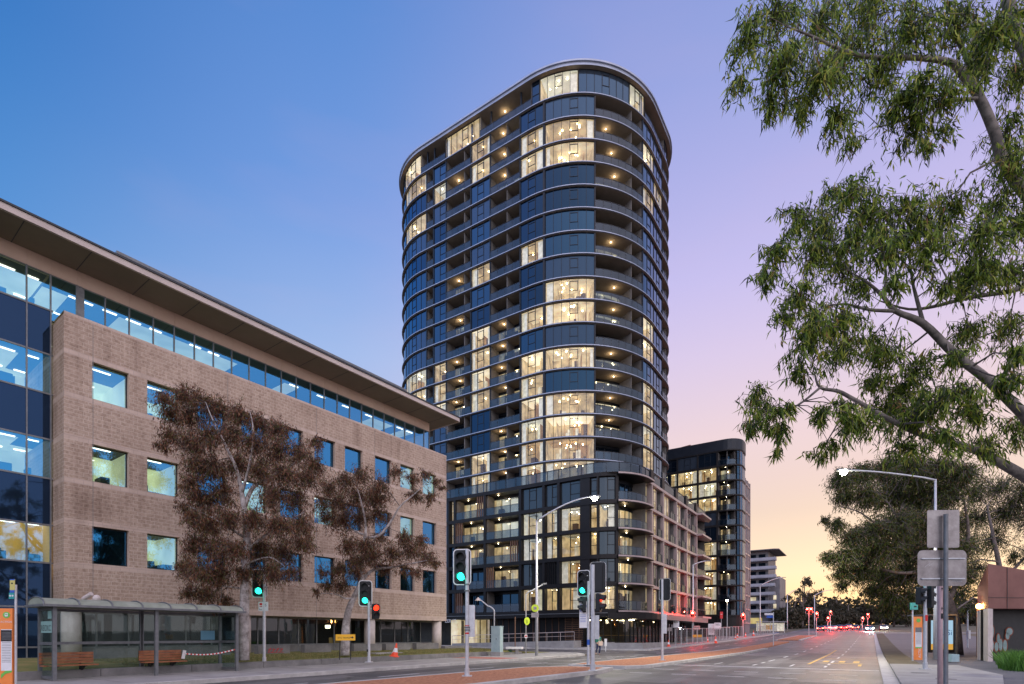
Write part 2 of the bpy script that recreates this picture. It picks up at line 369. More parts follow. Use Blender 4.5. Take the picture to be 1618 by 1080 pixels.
roommat('room_wood', lin((120,88,56)), lin((196,160,110)), .35, .8)
roommat('room_yellow', lin((190,165,90)), lin((240,215,140)), .42)
roommat('curtain', lin((200,196,170)), lin((236,232,208)), .30, 2)
emat('downlight', (1,.85,.52), 22); emat('striplight', (1,1,.86), 5.0)
emat('green_lamp', (.02,1,.62), 5.0); emat('green_core', (.5,1,.85), 9.0); emat('red_lamp', (1,.03,.018), 160.0); emat('ped_red', (1,.03,.01), 4)
emat('street_lamp_glow', (1,1,.80), 110); emat('amber_glow', (1,.45,.10), 40)
emat('headlight', (.75,.95,1), 160); emat('headlight_warm', (1,.9,.6), 25); emat('tail_lamp', (1,.05,.03), 45)
emat('ad_light', lin((170,205,228)), .95); emat('ad_sand', lin((225,170,80)), .9)
def leafmat(name, stops, trans=.35):
    m = bpy.data.materials.new(name); m.use_nodes = True; t = m.node_tree; t.nodes.clear()
    o = t.nodes.new('ShaderNodeOutputMaterial'); ge = t.nodes.new('ShaderNodeNewGeometry')
    r = ramp(t, ge.outputs['Random Per Island'], stops)
    d = t.nodes.new('ShaderNodeBsdfPrincipled'); d.inputs['Roughness'].default_value = .55; t.links.new(r.outputs[0], d.inputs['Base Color'])
    tr = t.nodes.new('ShaderNodeBsdfTranslucent'); t.links.new(r.outputs[0], tr.inputs['Color'])
    mx = t.nodes.new('ShaderNodeMixShader'); mx.inputs[0].default_value = trans
    t.links.new(d.outputs[0], mx.inputs[1]); t.links.new(tr.outputs[0], mx.inputs[2]); t.links.new(mx.outputs[0], o.inputs[0]); MATS[name] = m
leafmat('leaf_green', [(0, (.015,.03,.004)), (.30, (.06,.11,.01)), (.6, (.20,.30,.025)), (.85, (.42,.50,.07)), (.97, (.50,.45,.08)), (1, (.26,.10,.04))], .45)
leafmat('leaf_brown', [(0, (.03,.012,.006)), (.30, (.10,.035,.018)), (.55, (.23,.085,.04)), (.70, (.38,.18,.09)), (.80, (.16,.13,.04)), (1, (.08,.10,.02))], .35)
leafmat('leaf_dark', [(0, (.02,.03,.006)), (.4, (.06,.085,.015)), (.75, (.13,.18,.03)), (.9, (.22,.21,.05)), (.96, (.22,.12,.04)), (1, (.28,.13,.05))], .5)
leafmat('leaf_far', [(0, (.03,.03,.015)), (1, (.075,.06,.03))], .2)
leafmat('blade', [(0, (.05,.14,.02)), (1, (.16,.34,.05))], .3)
leafmat('lawn_blade', [(0, (.10,.14,.03)), (.6, (.22,.20,.06)), (1, (.34,.26,.11))], .2)
def brickmat():
    m = bpy.data.materials.new('block_masonry'); m.use_nodes = True; t = m.node_tree; b = t.nodes['Principled BSDF']
    tcn = t.nodes.new('ShaderNodeTexCoord'); s = t.nodes.new('ShaderNodeSeparateXYZ'); t.links.new(tcn.outputs['Object'], s.inputs[0])
    c = t.nodes.new('ShaderNodeCombineXYZ'); t.links.new(mth(t, 'ADD', s.outputs[0], s.outputs[1]), c.inputs[0]); t.links.new(s.outputs[2], c.inputs[1])
    bk = t.nodes.new('ShaderNodeTexBrick'); t.links.new(c.outputs[0], bk.inputs['Vector'])
    bk.inputs['Scale'].default_value = 1; bk.inputs['Brick Width'].default_value = .34; bk.inputs['Row Height'].default_value = .165; bk.inputs['Mortar Size'].default_value = .011; bk.inputs['Mortar Smooth'].default_value = .2
    bk.inputs['Color1'].default_value = rgba((.485,.365,.28)); bk.inputs['Color2'].default_value = rgba((.535,.41,.32)); bk.inputs['Mortar'].default_value = rgba((.61,.50,.41)); bk.inputs['Bias'].default_value = 0
    n1 = t.nodes.new('ShaderNodeTexNoise'); n1.inputs['Scale'].default_value = 9; n1.inputs['Detail'].default_value = 6; n1.inputs['Roughness'].default_value = .7; t.links.new(tcn.outputs['Object'], n1.inputs['Vector'])
    n2 = t.nodes.new('ShaderNodeTexNoise'); n2.inputs['Scale'].default_value = .35; n2.inputs['Detail'].default_value = 4; t.links.new(tcn.outputs['Object'], n2.inputs['Vector'])
    dk = ramp(t, n1.outputs[0], [(.34, (.62,.58,.55)), (.56, (1,1,1))])
    st_ = t.nodes.new('ShaderNodeMapping'); st_.inputs['Scale'].default_value = (2.2, 2.2, .10); t.links.new(tcn.outputs['Object'], st_.inputs[0])
    n3 = t.nodes.new('ShaderNodeTexNoise'); n3.inputs['Scale'].default_value = 1.0; n3.inputs['Detail'].default_value = 5; t.links.new(st_.outputs[0], n3.inputs['Vector'])
    dk2 = ramp(t, mth(t, 'ADD', mth(t, 'MULTIPLY', n2.outputs[0], .5), mth(t, 'MULTIPLY', n3.outputs[0], .5)), [(.34, (.60,.56,.54)), (.46, (.88,.86,.85)), (.6, (1,1,1))])
    col = mixc(t, 1.0, mixc(t, mth(t, 'SUBTRACT', 1.0, bk.outputs['Fac']), bk.outputs[0], mixc(t, 1.0, bk.outputs[0], dk.outputs[0], 'MULTIPLY')), dk2.outputs[0], 'MULTIPLY')
    t.links.new(col, b.inputs['Base Color']); b.inputs['Roughness'].default_value = .9
    h = mth(t, 'ADD', mth(t, 'MULTIPLY', mth(t, 'SUBTRACT', 1.0, bk.outputs['Fac']), .25), mth(t, 'MULTIPLY', n1.outputs[0], 1.1))
    bp = t.nodes.new('ShaderNodeBump'); bp.inputs['Strength'].default_value = .9; bp.inputs['Distance'].default_value = .03; t.links.new(h, bp.inputs['Height']); t.links.new(bp.outputs[0], b.inputs['Normal'])
    MATS['block_masonry'] = m
brickmat()
def smoothmat():
    m = bpy.data.materials.new('smooth_band'); m.use_nodes = True; t = m.node_tree; b = t.nodes['Principled BSDF']
    tcn = t.nodes.new('ShaderNodeTexCoord'); s = t.nodes.new('ShaderNodeSeparateXYZ'); t.links.new(tcn.outputs['Object'], s.inputs[0])
    c = t.nodes.new('ShaderNodeCombineXYZ'); t.links.new(mth(t, 'ADD', s.outputs[0], s.outputs[1]), c.inputs[0]); t.links.new(s.outputs[2], c.inputs[1])
    bk = t.nodes.new('ShaderNodeTexBrick'); t.links.new(c.outputs[0], bk.inputs['Vector']); bk.inputs['Scale'].default_value = 1; bk.inputs['Brick Width'].default_value = .34; bk.inputs['Row Height'].default_value = .165; bk.inputs['Mortar Size'].default_value = .007
    bk.inputs['Color1'].default_value = rgba((.55,.43,.35)); bk.inputs['Color2'].default_value = rgba((.59,.465,.38)); bk.inputs['Mortar'].default_value = rgba((.40,.31,.28))
    n2 = t.nodes.new('ShaderNodeTexNoise'); n2.inputs['Scale'].default_value = 1.5; n2.inputs['Detail'].default_value = 5; t.links.new(tcn.outputs['Object'], n2.inputs['Vector'])
    dk2 = ramp(t, n2.outputs[0], [(.3, (.80,.78,.76)), (.6, (1,1,1))])
    t.links.new(mixc(t, 1.0, bk.outputs[0], dk2.outputs[0], 'MULTIPLY'), b.inputs['Base Color']); b.inputs['Roughness'].default_value = .85
    MATS['smooth_band'] = m
smoothmat()
# ================================================================== GROUND AND ROADS (structure)
def strip(name, polys, mat, h, side=0.0, kind='structure', label=None, cat='ground'):
    """sheets in street coordinates: polys = list of (e1a,e1b,e2a,e2b) or of 4-corner lists; follows the terrain knots"""
    mb = MB()
    for p in polys:
        if len(p) == 4 and not hasattr(p[0], '__len__'):
            a0, a1, b0, b1 = p; L0 = (a0, b0, a0, b1); L1 = (a1, b0, a1, b1)
        else:   # left edge start, left edge end, right edge start, right edge end
            (x0,y0),(x1,y1),(x2,y2),(x3,y3) = p; L0 = (x0,y0,x1,y1); L1 = (x2,y2,x3,y3)
        cuts = {0.0, 1.0}
        for E in (L0, L1):
            if abs(E[3]-E[1]) > 1e-6:
                for k in KN:
                    t = (k-E[1])/(E[3]-E[1])
                    if 0 < t < 1: cuts.add(t)
        cuts = sorted(cuts)
        for t0, t1 in zip(cuts[:-1], cuts[1:]):
            q = []
            for E, t in ((L0,t0),(L1,t0),(L1,t1),(L0,t1)):
                ex, ey = E[0]+(E[2]-E[0])*t, E[1]+(E[3]-E[1])*t
                X, Y = e2w(ex, ey); q.append((X, Y, g(ey)+h))
            n = len(mb.v); mb.add(q, [(0,1,2,3)])
            if side: mb.add([(a,b,c-side) for a,b,c in q]+q, [(0,1,5,4),(1,2,6,5),(2,3,7,6),(3,0,4,7)])
    o = mb.build(name, mat); o['kind'] = kind
    if label: o['label'] = label; o['category'] = cat
    return o
strip('ground', [(-700,700,-200,1400)], M['earth'], -.012)
strip('road', [(-17.8,.3,-60,150), (-17.8,.3,150,600)], M['asphalt'], 0)
strip('side_street', [(-200,-17.8,40.5,51.5), (.3,250,140,152), (-200,-17.8,140,152)], M['asphalt'], .0)
# left footpath with rounded corner, kerb
strip('footpath', [(-22,-18.1,-60,37), [(-22,37),(-22,40),(-18.1,37),(-20,39.6)], (-30,-22,37.5,40), (-120,-30,37.5,40)], M['concrete'], .13, .2)
strip('kerb', [(-18.1,-17.8,-60,37), [(-18.1,37),(-20,39.6),(-17.8,37),(-19.8,39.9)], (-120,-20,40,40.25), (-22.3,-22.02,-60,37.5)], M['kerb'], .134, .2)
strip('far_footpath', [(-26,-18.3,52,140), (-120,-26,52,56.5)], M['concrete'], .13, .2)
strip('far_kerb', [(-18.3,-18.0,52,140), (-120,-18.3,51.7,52)], M['kerb'], .134, .2)
# right footpath: pale slab, dark path behind
strip('near_kerb', [(.3,.72,-60,138)], M['kerb'], .05, .2)
strip('near_footpath', [(.72,2.05,-60,33), [(2.05,-20),(2.05,20.5),(2.6,-20),(2.6,17)], [(2.05,20.5),(2.05,26),(2.6,17),(3.9,26)], [(2.05,26),(2.05,33),(3.9,26),(3.4,33)]], M['concrete'], .13, .2)
strip('path', [(2.0,14,-60,138)], M['asphalt_path'], .10, .2)
strip('verge', [(.72,2.0,33,138)], M['earth'], .12, .2)
strip('tactile_strip', [(-21.9,-18.2,26.5,28.6)], M['tactile_red'], .134)
# medians
strip('median', [[(-13.3,8),(-12.7,20.5),(-10.0,8),(-9.4,20.5)], [(-12.7,20.5),(-11.4,22.3),(-9.4,20.5),(-9.8,22.3)],
     [(-12.3,25.6),(-11.3,60),(-9.0,25),(-9.0,60)], [(-12.1,24),(-12.3,25.6),(-9.6,24),(-9.0,25)], [(-11.3,60),(-11.2,84),(-9.3,60),(-9.5,84)], (-12.0,-9.2,92,121)], M['median_paving'], .135, .2)
strip('median_kerb', [[(-10.0,8),(-9.4,20.5),(-9.7,8),(-9.1,20.5)], [(-9.4,20.5),(-9.8,22.3),(-9.1,20.5),(-9.5,22.6)], [(-11.4,22.3),(-11.6,22.6),(-9.8,22.3),(-9.5,22.6)],
     [(-13.5,8),(-12.9,20.5),(-13.3,8),(-12.7,20.5)], [(-12.9,20.5),(-11.6,22.5),(-12.7,20.5),(-11.4,22.3)],
     [(-9.0,25),(-9.0,60),(-8.7,25),(-8.7,60)], [(-9.6,24),(-9.0,25),(-9.4,23.7),(-8.7,25)], [(-12.3,23.7),(-12.1,24),(-9.4,23.7),(-9.6,24)],
     [(-12.5,25.6),(-11.5,60),(-12.3,25.6),(-11.3,60)], [(-12.3,23.7),(-12.5,25.6),(-12.1,24),(-12.3,25.6)],
     (-9.2,-8.9,92,121), (-12.3,-12.0,92,121), (-12.3,-8.9,121,121.3)], M['kerb'], .14, .2)
strip('median_crossing', [(-12.5,-9.3,22.62,23.68)], M['concrete'], .012)
# markings
mk = [(-8.6,.25,28.3,28.62)]
for r_ in (24.6, 21.6):
    e = -8.4
    while e < .1: mk.append((e, min(e+.95,.2), r_, r_+.13)); e += 1.75
for e1 in (-5.1, -1.9):
    e = 30.2
    while e < 128: mk.append((e1-.06, e1+.06, e, e+2.4 if e > 34 else e+1.2)); e += 6.5 if e > 34 else 2.6
for e1 in (-3.4, -7.0): mk.append((e1-.05, e1+.05, 30.2, 32.2))
for e1 in (-15.2,):
    e = 9.0
    while e < 130: mk.append((e1-.06, e1+.06, e, e+2.2)); e += 5.2
e = -17.4
while e < -13: mk.append((e, e+.5, 33.5, 33.75)); mk.append((e, e+.5, 37.5, 37.75)); e += .95
mk += [(-13.75,-13.62,-5,21), (-17.5,-12.6,29.3,29.42), (-17.5,-12.7,26.2,26.32), (-13.75,-13.62,2,21)]
for k in range(7): mk.append((-17.2+k*.0-1.6-k*.9, -17.2-1.2-k*.9, 45, 45.2))
strip('road_markings', mk, M['paint_white'], .006)
strip('bus_lane_marking', [(-2.9,-2.75,33,60), (-.6,-.45,32,34), (-2.4,-.4,34.6,34.9), (-2.4,-2.1,36,38), (-1.6,-1.3,36,38), (-.9,-.6,36,38), (-2.9,-.3,41,41.2)], M['paint_yellow'], .006)
strip('asphalt_patch', [(-8.2,-6.4,31,44), (-4.4,-3.0,38,52), (-6.9,-5.4,12,17.5), (-2.2,-.2,17,20.5), (-16.8,-15.6,14,19), (-16.5,-13.5,43,47)], pmat('asphalt_worn', (.06,.058,.057), (.085,.082,.08), rough=.6, scale=1.6, bump=.4, bscale=50), .003)

# manholes and joints
for (a, b) in ((2.0, 22.5), (1.5, 25.6)):
    X, Y = e2w(a, b); mb = MB().prism([(X+p[0], Y+p[1]) for p in disc(.28, 20)], .128, .138)
    o = mb.build('manhole_cover', M['concrete_dark'], org=(X, Y, .128)); o.location = (X, Y, .128)
    tag(o, 'round dark cover plate in the pale footpath %s' % ('nearer the camera' if b < 24 else 'farther along the kerb'), 'manhole cover', 'cover plates in the right footpath')
jn = []
for k in range(1, 14): jn.append((.74, 2.04, 6+k*2.0, 6.03+k*2.0))
strip('footpath_joints', jn + [(-22,-18.15,5+k*2.4,5.04+k*2.4) for k in range(14)], M['concrete_dark'], .1335)

# lawn mound in front of the brick building
def lawn():
    mb = MB(); n = 26
    rows = [(-22.3,.34), (-22.31,.36), (-23.2,.46), (-24.6,.55), (-27,.56), (-60,.56)]
    ys = [-60, -20, 0]+[2+i*2.9 for i in range(12)]+[37.2]
    vs = []
    for (e1, z) in rows:
        for j, e2 in enumerate(ys):
            X, Y = e2w(e1, e2)
            zz_ = z if e2 < 33 else .15+(z-.15)*max(0, (37.2-e2)/4.2)
            vs.append((X, Y, zz_+(.02*math.sin(e2*1.3+e1) if e1 > -50 and e1 < -22.5 else 0)))
    m_ = len(ys); fs = [(i*m_+j, (i+1)*m_+j, (i+1)*m_+j+1, i*m_+j+1) for i in range(len(rows)-1) for j in range(m_-1)]
    mb.add(vs, fs); o = mb.build('lawn', M['grass']); o['kind'] = 'structure'
    return o
lawn()
strip('small_lawn', [(-29,-22.3,37.5,39.7)], M['grass'], .15, .2)
mb = MB()
for j in range(16):
    a0 = -10+j*3.0
    if a0 > 34: break
    X0 = [e2w(-22.32, a0), e2w(-22.02, a0), e2w(-22.02, a0+2.98), e2w(-22.32, a0+2.98)]
    mb.prism([tuple(p) for p in X0], .1, .40 if a0 < 31 else .28)
o = mb.build('kerb_wall', M['concrete_dark']); o['label'] = 'low concrete edging wall between lawn and left footpath'; o['category'] = 'edging wall'
def blades(name, pts, hmin, hmax, wd, mat, lean=.4, seed=1):
    r = np.random.default_rng(seed); n = len(pts); pts = np.array(pts)
    a = r.uniform(0, 2*np.pi, n); h = r.uniform(hmin, hmax, n); ln = r.uniform(0, lean, n)*h; b = r.uniform(0, 2*np.pi, n)
    dx = np.stack([np.cos(a), np.sin(a), 0*a], 1)*wd/2; tip = np.stack([np.cos(b)*ln, np.sin(b)*ln, h], 1)
    mid = tip*.5; mid[:, 0] *= .6; mid[:, 1] *= .6
    V = np.stack([pts-dx, pts+dx, pts+mid+dx*.8, pts+tip, pts+mid-dx*.8], 1).reshape(-1, 3)
    Fc = np.arange(n*5).reshape(n, 5)
    me = bpy.data.meshes.new(name); me.from_pydata(V.tolist(), [], Fc.tolist()); me.materials.append(mat)
    o = bpy.data.objects.new(name, me); COL.objects.link(o); return o
r_ = np.random.default_rng(3); gp = []
for _ in range(26000):
    e2 = r_.uniform(9, 36.5); e1 = -22.4-abs(r_.normal(0, 3.0))
    X, Y = e2w(e1, e2); z = .42 + min(1, (-22.4-e1)/2.2)*.12
    if e2 > 33: z = .15+(z-.15)*max(0, (37.2-e2)/4.2)
    s_, d_ = X*OW[0]+Y*OW[1], -X*OW[1]+Y*OW[0]
    if d_ < 28.3: gp.append((X, Y, z))
o = blades('lawn_grass', gp, .03, .09, .02, M['lawn_blade'], 1.0)
o['kind'] = 'stuff'; o['label'] = 'short dry green and brown grass on the raised lawn before the block building'; o['category'] = 'grass'

# ================================================================== OFFICE BUILDING (block masonry, left)
def s_at(px, d):
    t = (px-CX)/F_; return d*(OW[0]*t+OW[1])/(OW[0]-OW[1]*t)
def zat(px, py, d):
    s = s_at(px, d); Y = OW[1]*s+OW[0]*d; return CH+(HY-py)/F_*Y
DB, DG = 28.94, 30.44
S0, S1 = s_at(101, DB), s_at(705.5, DB)
ZT, ZB = 15.24, 2.62
off = othing('office_building', 'long tan concrete-block office building with ribbon glazing and a deep flat eave', 'office building', (S0+S1)/2, 38, .3)
wx = [(145.7,203.5),(232.7,283),None,None,(443,479),(497,529.7),(545,573),(592.7,618.7),(632.7,655),(668,689.5)]
WS = [(s_at(a, DB), s_at(b, DB)) for a, b in [w_ for w_ in wx if w_]]
wd = (WS[3][1]-WS[3][0]); pitch = (WS[-1][0]-WS[2][0])/5
gap0 = WS[1][0]; gap1 = WS[2][0]; nmid = max(1, round((gap1-gap0)/pitch))
for k in range(1, nmid): WS.append((gap0+(gap1-gap0)*k/nmid, gap0+(gap1-gap0)*k/nmid+wd))
WS.sort(); print('WINDOWS', [(round(a,2), round(b,2)) for a, b in WS], S0, S1)
rows = [(11.86,13.47),(8.25,9.88),(4.66,6.30)]
holes = [(a, b, z0, z1) for a, b in WS for z0, z1 in rows]
def holed(mb, x0, x1, z0, z1, holes, y, th, mats_at=None):
    xs = sorted({x0, x1} | {h[0] for h in holes} | {h[1] for h in holes}); zs = set([z0, z1]) | {h[2] for h in holes} | {h[3] for h in holes}
    if mats_at: zs |= set(mats_at[0])
    zs = sorted(z for z in zs if z0 <= z <= z1)
    for xa, xb in zip(xs[:-1], xs[1:]):
        for za, zb in zip(zs[:-1], zs[1:]):
            xm, zm = (xa+xb)/2, (za+zb)/2
            if any(h[0] < xm < h[1] and h[2] < zm < h[3] for h in holes): continue
            mb.m(mats_at[1](zm) if mats_at else 0); mb.add([(xa,y,za),(xb,y,za),(xb,y,zb),(xa,y,zb)], [(0,1,2,3)])
    mb.m(1 if mats_at else 0)
    for h in holes:
        a, b, c, d = h
        mb.add([(a,y,c),(b,y,c),(b,y,d),(a,y,d),(a,y+th,c),(b,y+th,c),(b,y+th,d),(a,y+th,d)], [(0,4,5,1),(1,5,6,2),(2,6,7,3),(3,7,4,0)])
bands = [ZB, ZB+.30]
for z0, z1 in rows: bands += [z0-.22, z0, z1, z1+.22]
bands += [13.75, 14.0, ZT-.12]; bands = sorted(set(bands))
def bandmat(z):
    if z < ZB+.30 or z > ZT-.12: return 1
    for z0, z1 in rows:
        if z0-.22 < z < z0 or z1 < z < z1+.22: return 1
    return 0
mb = MB(); holed(mb, S0, S1, ZB, ZT, holes, DB, .28, (bands, bandmat))
# vertical movement joints are thin dark grooves proud of the face by nothing: modelled as slots of smooth block
def side(x, y0, y1):
    for za, zb in zip(bands[:-1], bands[1:]): mb.m(bandmat((za+zb)/2)).add([(x,y0,za),(x,y1,za),(x,y1,zb),(x,y0,zb)], [(0,1,2,3)])
side(S0, DB, DB+22); side(S1, DB, DB+22)
mb.m(1).add([(S0,DB,ZT),(S1,DB,ZT),(S1,DG+.3,ZT),(S0,DG+.3,ZT)], [(0,1,2,3)]).add([(S0,DB,ZB),(S1,DB,ZB),(S1,DB+22,ZB),(S0,DB+22,ZB)], [(0,3,2,1)])
mb.add([(S0,DB+22,.2),(S1,DB+22,.2),(S1,DB+22,ZT),(S0,DB+22,ZT)], [(0,1,2,3)])
mb.build('wall', [M['block_masonry'], M['smooth_band']], off)
def office_room(mb, a, b, y, z0, z1, mat=0, depth=6, strips=True, sides=True):
    """lit office seen from below: mat 0 surfaces, mat 1 strip lights"""
    zc = z1+.25; zf = z0-.8
    ys_ = y+((2.5+rnd.random()) if mat == 0 and a > S0-1 and z0 < 14 else (1.2 if mat == 0 else .5)); mb.m(2).add([(a,y,zc),(b,y,zc),(b,ys_,zc),(a,ys_,zc)], [(0,1,2,3)]); mb.m(4 if mat == 0 else mat).add([(a,ys_,zc),(b,ys_,zc),(b,y+depth,zc),(a,y+depth,zc)], [(0,1,2,3)])  # ceiling dark near the glass, glowing deeper in: room light put into the materials
    mb.add([(a,y+depth,zf),(b,y+depth,zf),(b,y+depth,zc),(a,y+depth,zc)], [(0,1,2,3)])
    mb.add([(a,y,zf),(b,y,zf),(b,y+depth,zf),(a,y+depth,zf)], [(0,1,2,3)])
    if sides: mb.add([(a,y,zf),(a,y+depth,zf),(a,y+depth,zc),(a,y,zc)], [(0,1,2,3)]).add([(b,y,zf),(b,y+depth,zf),(b,y+depth,zc),(b,y,zc)], [(0,1,2,3)])
    if strips:
        for _ in range(3):
            q_ = a+.3+(b-a-.9)*rnd.random(); h_ = .15+.45*rnd.random(); mb.m(2).box(q_, q_+.12+.4*rnd.random(), y+.5+rnd.random(), y+1.7, z0-.4, z0+h_)
        for yy in (1.0, 3.2):
            mb.m(1).box(a+.25, min(b-.15, a+1.4), y+yy, y+yy+.11, zc-.05, zc-.02)
room = MB(); LITW = {(0,0):1,(1,0):1,(0,1):1,(1,1):1,(1,2):1,(0,2):0}
for i, (a, b) in enumerate(WS):
    for j, (z0, z1) in enumerate(rows):
        r1 = rnd.random(); lit = LITW.get((i, j), 1 if (r1 < .5 if j < 2 else r1 < .25) else 0)
        if j == 2 and i >= len(WS)-2: lit = 0
        fr = MB(); t = .05; y = DB+.2
        fr.box(a,a+t,y,y+.08,z0,z1).box(b-t,b,y,y+.08,z0,z1).box(a+t,b-t,y,y+.08,z0,z0+t).box(a+t,b-t,y,y+.08,z1-t,z1)
        wo_ = fr.build('window', M['dark_frame'], off)
        MB().add([(a+t,y+.05,z0+t),(b-t,y+.05,z0+t),(b-t,y+.05,z1-t),(a+t,y+.05,z1-t)], [(0,1,2,3)]).build('pane', M['glass_office'], wo_)
        office_room(room, a-.3, b+.3, y+.12, z0, z1, 0 if lit else 2, 5, strips=lit)
# ribbon glazing / curtain wall in the recessed plane
XL = -16.0
ZR0, ZR1 = 13.9, 17.28
mull = [s_at(p, DG) for p in (42,80,122,127.5,166,204,242,275,307,337,363,369)]
print('MULL', [round(m_, 2) for m_ in mull])
mp_ = (mull[9]-mull[4])/5
ml = [mull[0]-k*1.25 for k in range(int((mull[0]-XL)/1.25)+1)][::-1]+mull[1:10]
e_ = mull[9]; groups = [ml]
k = 0
while ml[-1]+mp_ < S1-.45:
    k += 1; ml.append(ml[-1]+mp_)
ml.append(S1-.38)
cw = MB(); y = DG
zl = [.55, 1.03, 2.75, 4.68, 6.33, 8.36, 10.06, 12.04, 13.76, 15.7, 17.28]
for m_ in ml:
    lo = .55 if m_ < S0+.1 else ZT-.02
    w_ = .05 if abs(m_-mull[2]) > .4 and abs(m_-mull[3]) > .1 else .10
    cw.box(m_-w_/2, m_+w_/2, y-.05, y+.06, lo, 17.28)
for zc in zl: cw.box(XL, S0, y-.03, y+.05, zc-.035, zc+.035)
cw.box(S0, S1-.38, y-.03, y+.05, 17.24, 17.31); cw.box(S0, S1-.38, y-.03, y+.05, ZT, ZT+.05)
cw.box(mull[2], mull[3]+.12, y-.06, y+.06, ZT, 17.2)
cw.build('curtain_wall_frame', M['galv_dark'], off)
npane = 0
def pane(a, b, z0, z1, mat):
    MB().add([(a,DG,z0),(b,DG,z0),(b,DG,z1),(a,DG,z1)], [(0,1,2,3)]).build('pane', mat, off)
for a, b in zip(ml[:-1], ml[1:]):
    if b > S0+.1:
        pane(a+.025, b-.025, ZT+.05, 17.24, M['glass_office'])
        office_room(room, a, b, DG+.06, 15.0, 17.0, 0 if rnd.random() < .42 or 3 < ml.index(a)-ml.index(mull[2]) < 9 else 2, 6, strips=rnd.random() < .45, sides=False)
    elif a > 2.0:
        for zi in range(len(zl)-1):
            vis = zi in (1+0, 3, 5, 7, 9) and zi not in (1,)
            pane(a+.025, b-.025, zl[zi]+.035, zl[zi+1]-.035, M['glass_office'] if vis else M['glass_spandrel'])
            if vis: office_room(room, a, b, DG+.06, zl[zi]+.1, zl[zi+1]-.1, (3 if b > S0-1.9 else 2) if zi == 3 else 0, 2.0 if zi == 3 else 4, sides=(zi == 3))
            else: room.m(2).add([(a,DG+.3,zl[zi]),(b,DG+.3,zl[zi]),(b,DG+.3,zl[zi+1]),(a,DG+.3,zl[zi+1])], [(0,1,2,3)])
cwm = MB()
for zi in range(len(zl)-1):
    cwm.m(0 if zi in (3,5,7,9) else 1).add([(XL,DG,zl[zi]),(2.0,DG,zl[zi]),(2.0,DG,zl[zi+1]),(XL,DG,zl[zi+1])], [(0,1,2,3)])
room.m(2).add([(XL,DG+1,0),(2.0,DG+1,0),(2.0,DG+1,17.3),(XL,DG+1,17.3)], [(0,1,2,3)])
cwm.build('side_glazing', [M['glass_office'], M['glass_spandrel']], off)
for p_ in (147, 360, 500, 592, 705.2):
    q_ = s_at(p_, DB) - (.02 if p_ > 700 else 0)
    MB().box(q_-.011, q_+.009, DB-.004, DB+.02, ZB, ZT-.13).build('movement_joint', M['concrete_dark'], off)
room.build('interior', [M['room_office'], M['striplight'], M['room_dark'], M['room_yellow'], M['office_ceiling']], off)
# beige fascia band with panel joints, eave
mb = MB()
for a, b in zip(ml[:-1], ml[1:]): mb.box(a+.008, b-.008, DG-.06, DG+.1, 17.3, 17.95)
mb.box(XL, S1-.38, DG-.04, DG+.2, 17.28, 17.95)
mb.add([(S1-.38,DG,ZT),(S1-.38,DG+12,ZT),(S1-.38,DG+12,17.95),(S1-.38,DG,17.95)], [(0,1,2,3)])
mb.build('fascia_panels', M['beige_panel'], off)
mb = MB(); DE = 28.25; SE = 31.45
mb.m(0).box(XL, SE, DE+.1, 50, 17.92, 17.97)
mb.m(1).box(XL-.02, SE+.02, DE-.02, DE+.1, 17.90, 18.16).box(SE, SE+.12, DE+.1, 50, 17.90, 18.16)
mb.m(2).box(XL, SE+.14, DE-.08, 50, 18.165, 18.24)
mb.m(3)
for k in range(22): mb.box(XL+2.2*k, XL+2.2*k+.03, DE+.1, DG, 17.912, 17.92)
mb.build('roof_eave', [M['eave_soffit'], M['eave_metal'], M['eave_top'], M['roof_dark']], off)
mb = MB(); a, b = s_at(187, 33), s_at(640, 33)
mb.m(0).box(a, b, 33, 46, 18.24, 21.05); mb.m(1).box(a-.1, b+.1, 32.9, 46, 21.06, 21.2)
for k in range(int((b-a)/.6)): mb.m(1).box(a+k*.6, a+k*.6+.03, 32.97, 33, 18.3, 21.0)
mb.m(1)
c_ = s_at(490, 31.5)
for k in range(9): mb.box(c_+k*1.6, c_+k*1.6+.05, 31.5, 31.55, 18.24, 19.2)
mb.box(c_, c_+13, 31.5, 31.55, 19.15, 19.2).box(c_, c_+13, 31.5, 31.55, 18.7, 18.75)
mb.build('plant_screen', [M['eave_metal'], M['galv_dark']], off)
# ground floor
mb = MB(); y = DG
gm = []; a = S0+.3
while a < S1-.2: gm.append(a); a += 1.28
gf = MB()
for m_ in gm: gf.box(m_-.035, m_+.035, y-.04, y+.06, .5, ZB)
gf.box(S0, S1, y-.04, y+.06, .95, 1.02).box(S0, S1, y-.04, y+.06, ZB-.1, ZB-.003)
gf.build('shopfront_frame', M['galv_dark'], off)
for a, b in zip(gm[:-1], gm[1:]):
    MB().add([(a+.035,y,1.02),(b-.035,y,1.02),(b-.035,y,ZB-.1),(a+.035,y,ZB-.1)], [(0,1,2,3)]).build('ground_pane', M['glass_ground'], off)
MB().m(0).box(S0, S1, y-.02, y+.04, .3, .95).build('plinth', M['concrete_dark'], off)
mb = MB(); mb.m(0).box(S0, S1, y+3.5, y+3.6, .3, ZB).box(S0, S1, y+.3, y+3.5, .3, .35)
for k in range(16):
    q = S0+1+k*1.45
    if rnd.random() < .55: mb.m(1 if rnd.random() < .25 else 0).box(q, q+.7, y+1.2+rnd.random(), y+1.6+rnd.random(), .35, 1.0+rnd.random()*.8)
mb.m(2).box(s_at(530, DG), s_at(530, DG)+.25, y+.9, y+1.1, 2.0, 2.2)
mb.build('ground_interior', [M['room_dark'], M['room_warm'], M['downlight']], off)
for p in (113, 385, 584, 690):
    s_ = s_at(p, DB+.45); c = MB().tube([(s_, DB+.45, .4), (s_, DB+.45, ZB)], .36, 20); c.build('column', M['stone_col'], off, smooth=True)
